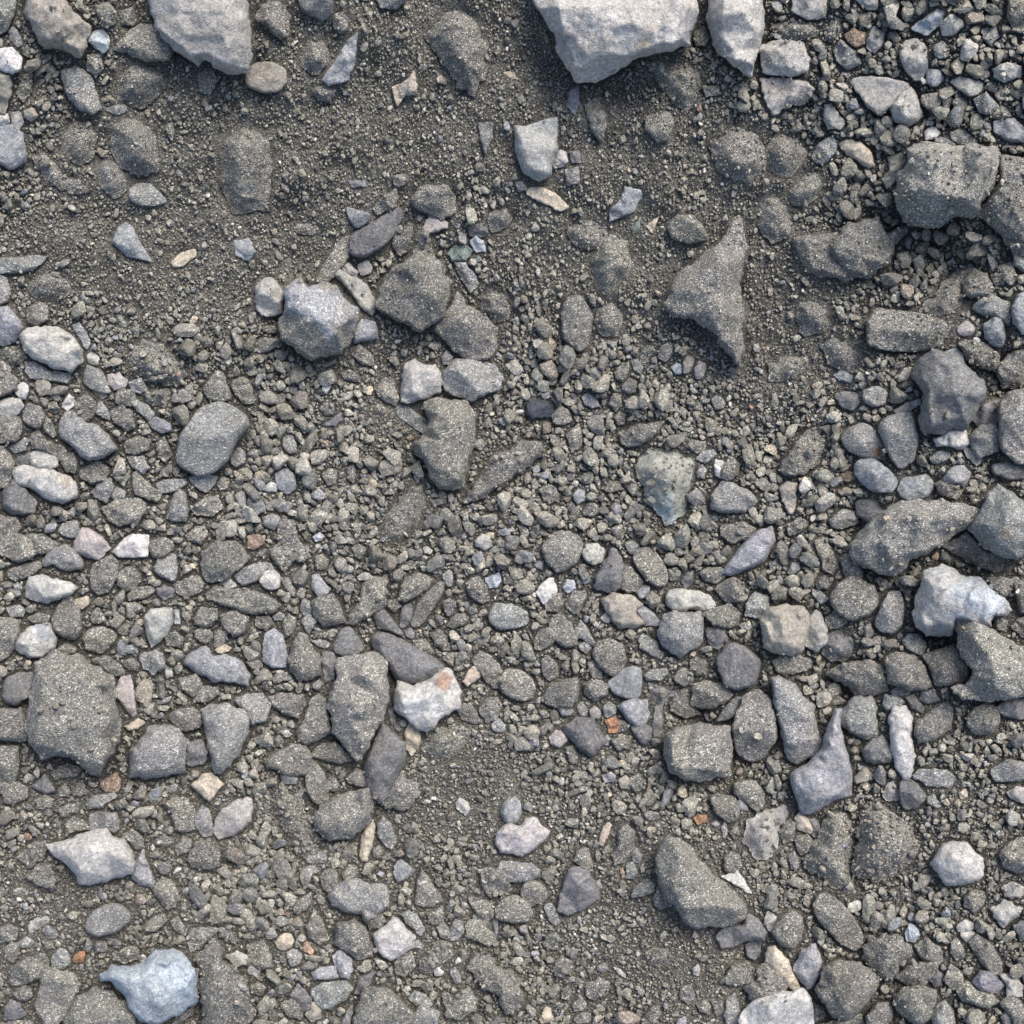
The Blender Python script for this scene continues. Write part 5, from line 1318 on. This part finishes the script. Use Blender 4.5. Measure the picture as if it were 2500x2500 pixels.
# ---------------------------------------------------------------- the grit between them
def ico(sub):
    t = (1 + 5 ** .5) / 2
    v = [(-1, t, 0), (1, t, 0), (-1, -t, 0), (1, -t, 0), (0, -1, t), (0, 1, t), (0, -1, -t), (0, 1, -t), (t, 0, -1), (t, 0, 1), (-t, 0, -1), (-t, 0, 1)]
    f = [(0, 11, 5), (0, 5, 1), (0, 1, 7), (0, 7, 10), (0, 10, 11), (1, 5, 9), (5, 11, 4), (11, 10, 2), (10, 7, 6), (7, 1, 8),
         (3, 9, 4), (3, 4, 2), (3, 2, 6), (3, 6, 8), (3, 8, 9), (4, 9, 5), (2, 4, 11), (6, 2, 10), (8, 6, 7), (9, 8, 1)]
    v = [np.array(a) / np.linalg.norm(a) for a in v]
    for _ in range(sub):
        nf = []; cache = {}
        def mid(a, b):
            k = (min(a, b), max(a, b))
            if k not in cache:
                m_ = v[a] + v[b]; v.append(m_ / np.linalg.norm(m_)); cache[k] = len(v) - 1
            return cache[k]
        for a, b, c in f:
            ab, bc, ca = mid(a, b), mid(b, c), mid(c, a)
            nf += [(a, ab, ca), (b, bc, ab), (c, ca, bc), (ab, bc, ca)]
        f = nf
    return np.array(v), np.array(f)

def templates(sub, count, planes, seed):
    V0, F0 = ico(sub)
    out = []
    r = np.random.default_rng(seed)
    for _ in range(count):
        nr = r.normal(size=(planes, 3)); nr /= np.linalg.norm(nr, axis=1)[:, None]
        dk = r.uniform(.50, 1.0, planes)
        dt = V0 @ nr.T
        rad = np.where(dt > .05, dk[None] / np.maximum(dt, .05), 9).min(1)
        rad = np.minimum(rad, 1.15)
        V = V0 * rad[:, None]
        V = V + r.normal(size=V.shape) * (.05 if sub < 2 else .02)
        V = V / np.abs(V).max()
        out.append(V)
    return out, F0

PAL = np.array([(122, 120, 111), (112, 110, 103), (130, 126, 115), (102, 102, 100), (135, 132, 123), (142, 140, 132), (122, 124, 127), (150, 147, 139),
                (120, 112, 103), (158, 147, 128), (168, 166, 160), (140, 118, 100)], float)
PALW = np.array([.27, .20, .17, .13, .09, .045, .04, .02, .012, .006, .006, .002]); PALW /= PALW.sum()
LINPAL = lin(PAL) * ALB

occ = np.zeros((HN, HN), bool)
def cellof(X, Y):
    return (np.clip(((np.asarray(Y) + HM_HALF) / CELL).astype(int), 0, HN - 1), np.clip(((np.asarray(X) + HM_HALF) / CELL).astype(int), 0, HN - 1))

def place(dmin, dmax, tries, half, need, overlap, on_stone, outside=False):
    """throws grains of dmin..dmax px; keeps those that find room. need(c) = chance at coarseness c"""
    X = rng.uniform(-half, half, tries); Y = rng.uniform(-half, half, tries)
    u = rng.uniform(0, 1, tries)
    D = dmin * (dmax / dmin) ** (u ** 1.9)
    c = coarseness(X, Y)
    ok = rng.uniform(0, 1, tries) < need(c)
    if outside: ok &= (np.abs(X) > 1340) | (np.abs(Y) > 1340)
    # clear of the traced stones
    iy, ix = cellof(X, Y)
    st = hm[iy, ix] > -1e5
    cr = crumbly[iy, ix]
    for th in np.arange(0, 6.28, 6.28 / 6):
        jy, jx = cellof(X + .34 * D * math.cos(th), Y + .34 * D * math.sin(th))
        st |= hm[jy, jx] > -1e5
    allow = np.where(st, rng.uniform(0, 1, tries) < cr * on_stone, True)
    ok &= allow
    X, Y, D, st = X[ok], Y[ok], D[ok], st[ok]
    o = np.argsort(-D); X, Y, D, st = X[o], Y[o], D[o], st[o]
    iy, ix = cellof(X, Y)
    R = np.maximum(1, (D * .5 * overlap / CELL)).astype(int)
    keep = np.zeros(len(X), bool)
    for k in range(len(X)):
        y, x, r_ = iy[k], ix[k], R[k]
        if occ[y, x]: continue
        y0, y1, x0, x1 = max(y - r_, 0), y + r_ + 1, max(x - r_, 0), x + r_ + 1
        w = occ[y0:y1, x0:x1]
        if w.sum() > 0.22 * w.size: continue
        q_ = max(1, int(r_ * .85))
        occ[max(y - q_, 0):y + q_ + 1, max(x - q_, 0):x + q_ + 1] = True
        keep[k] = True
    return X[keep], Y[keep], D[keep], st[keep]

def grains(name, X, Y, D, st, tpl, F0, smooth, light, mat, flat=(.6, .95)):
    n = len(X); nt = len(tpl)
    which = rng.integers(0, nt, n)
    T = np.stack(tpl)[which]                       # n, m, 3
    m = T.shape[1]
    sc_ = np.stack([D * .5 * rng.uniform(.95, 1.3, n), D * .5 * rng.uniform(.65, .95, n), D * .5 * rng.uniform(*flat, n)], 1)
    V = T * sc_[:, None, :]
    # tilt, then turn about the vertical; on the upper bank they lie lengthwise down the slope
    tl = rng.normal(0, .3, n); ct, s_ = np.cos(tl)[:, None], np.sin(tl)[:, None]
    V = np.stack([V[..., 0] * ct + V[..., 2] * s_, V[..., 1], -V[..., 0] * s_ + V[..., 2] * ct], -1)
    a = rng.uniform(0, 6.283, n)
    bank = np.exp(-((X + 50) / 700) ** 2) * sstep(150, 500, Y)
    down = rng.uniform(0, 1, n) < bank * .75
    a = np.where(down, 1.57 + rng.normal(0, .25, n), a)
    c_, s2 = np.cos(a)[:, None], np.sin(a)[:, None]
    V = np.stack([V[..., 0] * c_ - V[..., 1] * s2, V[..., 0] * s2 + V[..., 1] * c_, V[..., 2]], -1)
    iy, ix = cellof(X, Y)
    h0 = relief(X, Y)
    hs = np.where(st, np.maximum(hm[iy, ix], h0), h0)
    zc = hs + sc_[:, 2] * rng.uniform(.35, 1.0, n)
    W = V + np.stack([X, Y, zc], 1)[:, None, :]
    W = W.reshape(-1, 3)
    V3 = world_pts(W[:, 0], W[:, 1], W[:, 2])
    Fa = (F0[None] + (np.arange(n) * m)[:, None, None]).reshape(-1, 3)
    ci = rng.choice(len(PALW), n, p=PALW)
    col = LINPAL[ci] * (light * np.clip(rng.normal(1, .2, n), .45, 1.8))[:, None]
    col = col * (1 + rng.uniform(-.015, .015, (n, 3)))
    # fine sand tinted lighter, also offsetting the bank's lost sunlight
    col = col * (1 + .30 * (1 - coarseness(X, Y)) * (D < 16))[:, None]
    col = np.where(st[:, None], np.maximum(col, lin((112, 110, 102)) * ALB), col)
    dst = rng.uniform(.5, 1, n)
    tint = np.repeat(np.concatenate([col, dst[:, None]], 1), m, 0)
    return V3, Fa, tint

def build_grit(name, batches, mat, smooth):
    Vs, Fs, Ts, o = [], [], [], 0
    for V, F, T in batches:
        Vs.append(V); Fs.append(F + o); Ts.append(T); o += len(V)
    ob = make_object(name, np.vstack(Vs), np.vstack(Fs), np.vstack(Ts), mat, smooth)
    ob["kind"] = "stuff"
    return ob

t2, f2 = templates(2, 20, 9, 1)
t1, f1 = templates(1, 16, 9, 2)
t0, f0 = templates(0, 10, 9, 3)

b_ = []
p = place(27, 60, 42000, 1480, lambda c: np.clip(c - .22, 0, 1) * .9, .72, .0)
b_.append(grains('', *p, t2, f2, False, 1.0, None))
n_a = len(p[0])
# beyond the frame, so the place goes on
p = place(40, 150, 1500, 2050, lambda c: c * 0 + .6, .85, .0, True)
b_.append(grains('', *p, t2, f2, False, 1.0, None))
p = place(15, 27, 110000, 1600, lambda c: np.clip(c * 1.3 - .05, 0.05, 1), .72, .3)
b_.append(grains('', *p, t2, f2, False, 1.0, None))
n_b = len(p[0])
gravel = build_grit("gravel", b_, MAT['grit'], False)
b_ = []
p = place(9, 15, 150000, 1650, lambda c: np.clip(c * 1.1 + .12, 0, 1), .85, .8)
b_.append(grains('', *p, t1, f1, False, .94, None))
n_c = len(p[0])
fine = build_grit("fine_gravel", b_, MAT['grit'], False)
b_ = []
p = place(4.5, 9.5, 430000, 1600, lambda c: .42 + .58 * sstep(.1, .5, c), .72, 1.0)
b_.append(grains('', *p, t0, f0, False, .84, None, (.6, 1.0)))  # sand tinted down so the shaded gaps look deeper
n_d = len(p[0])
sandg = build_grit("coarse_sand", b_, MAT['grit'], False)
print("grit counts", n_a, n_b, n_c, n_d)
from collections import Counter
print(Counter(o.name.split('.')[0] for o in sc.objects))
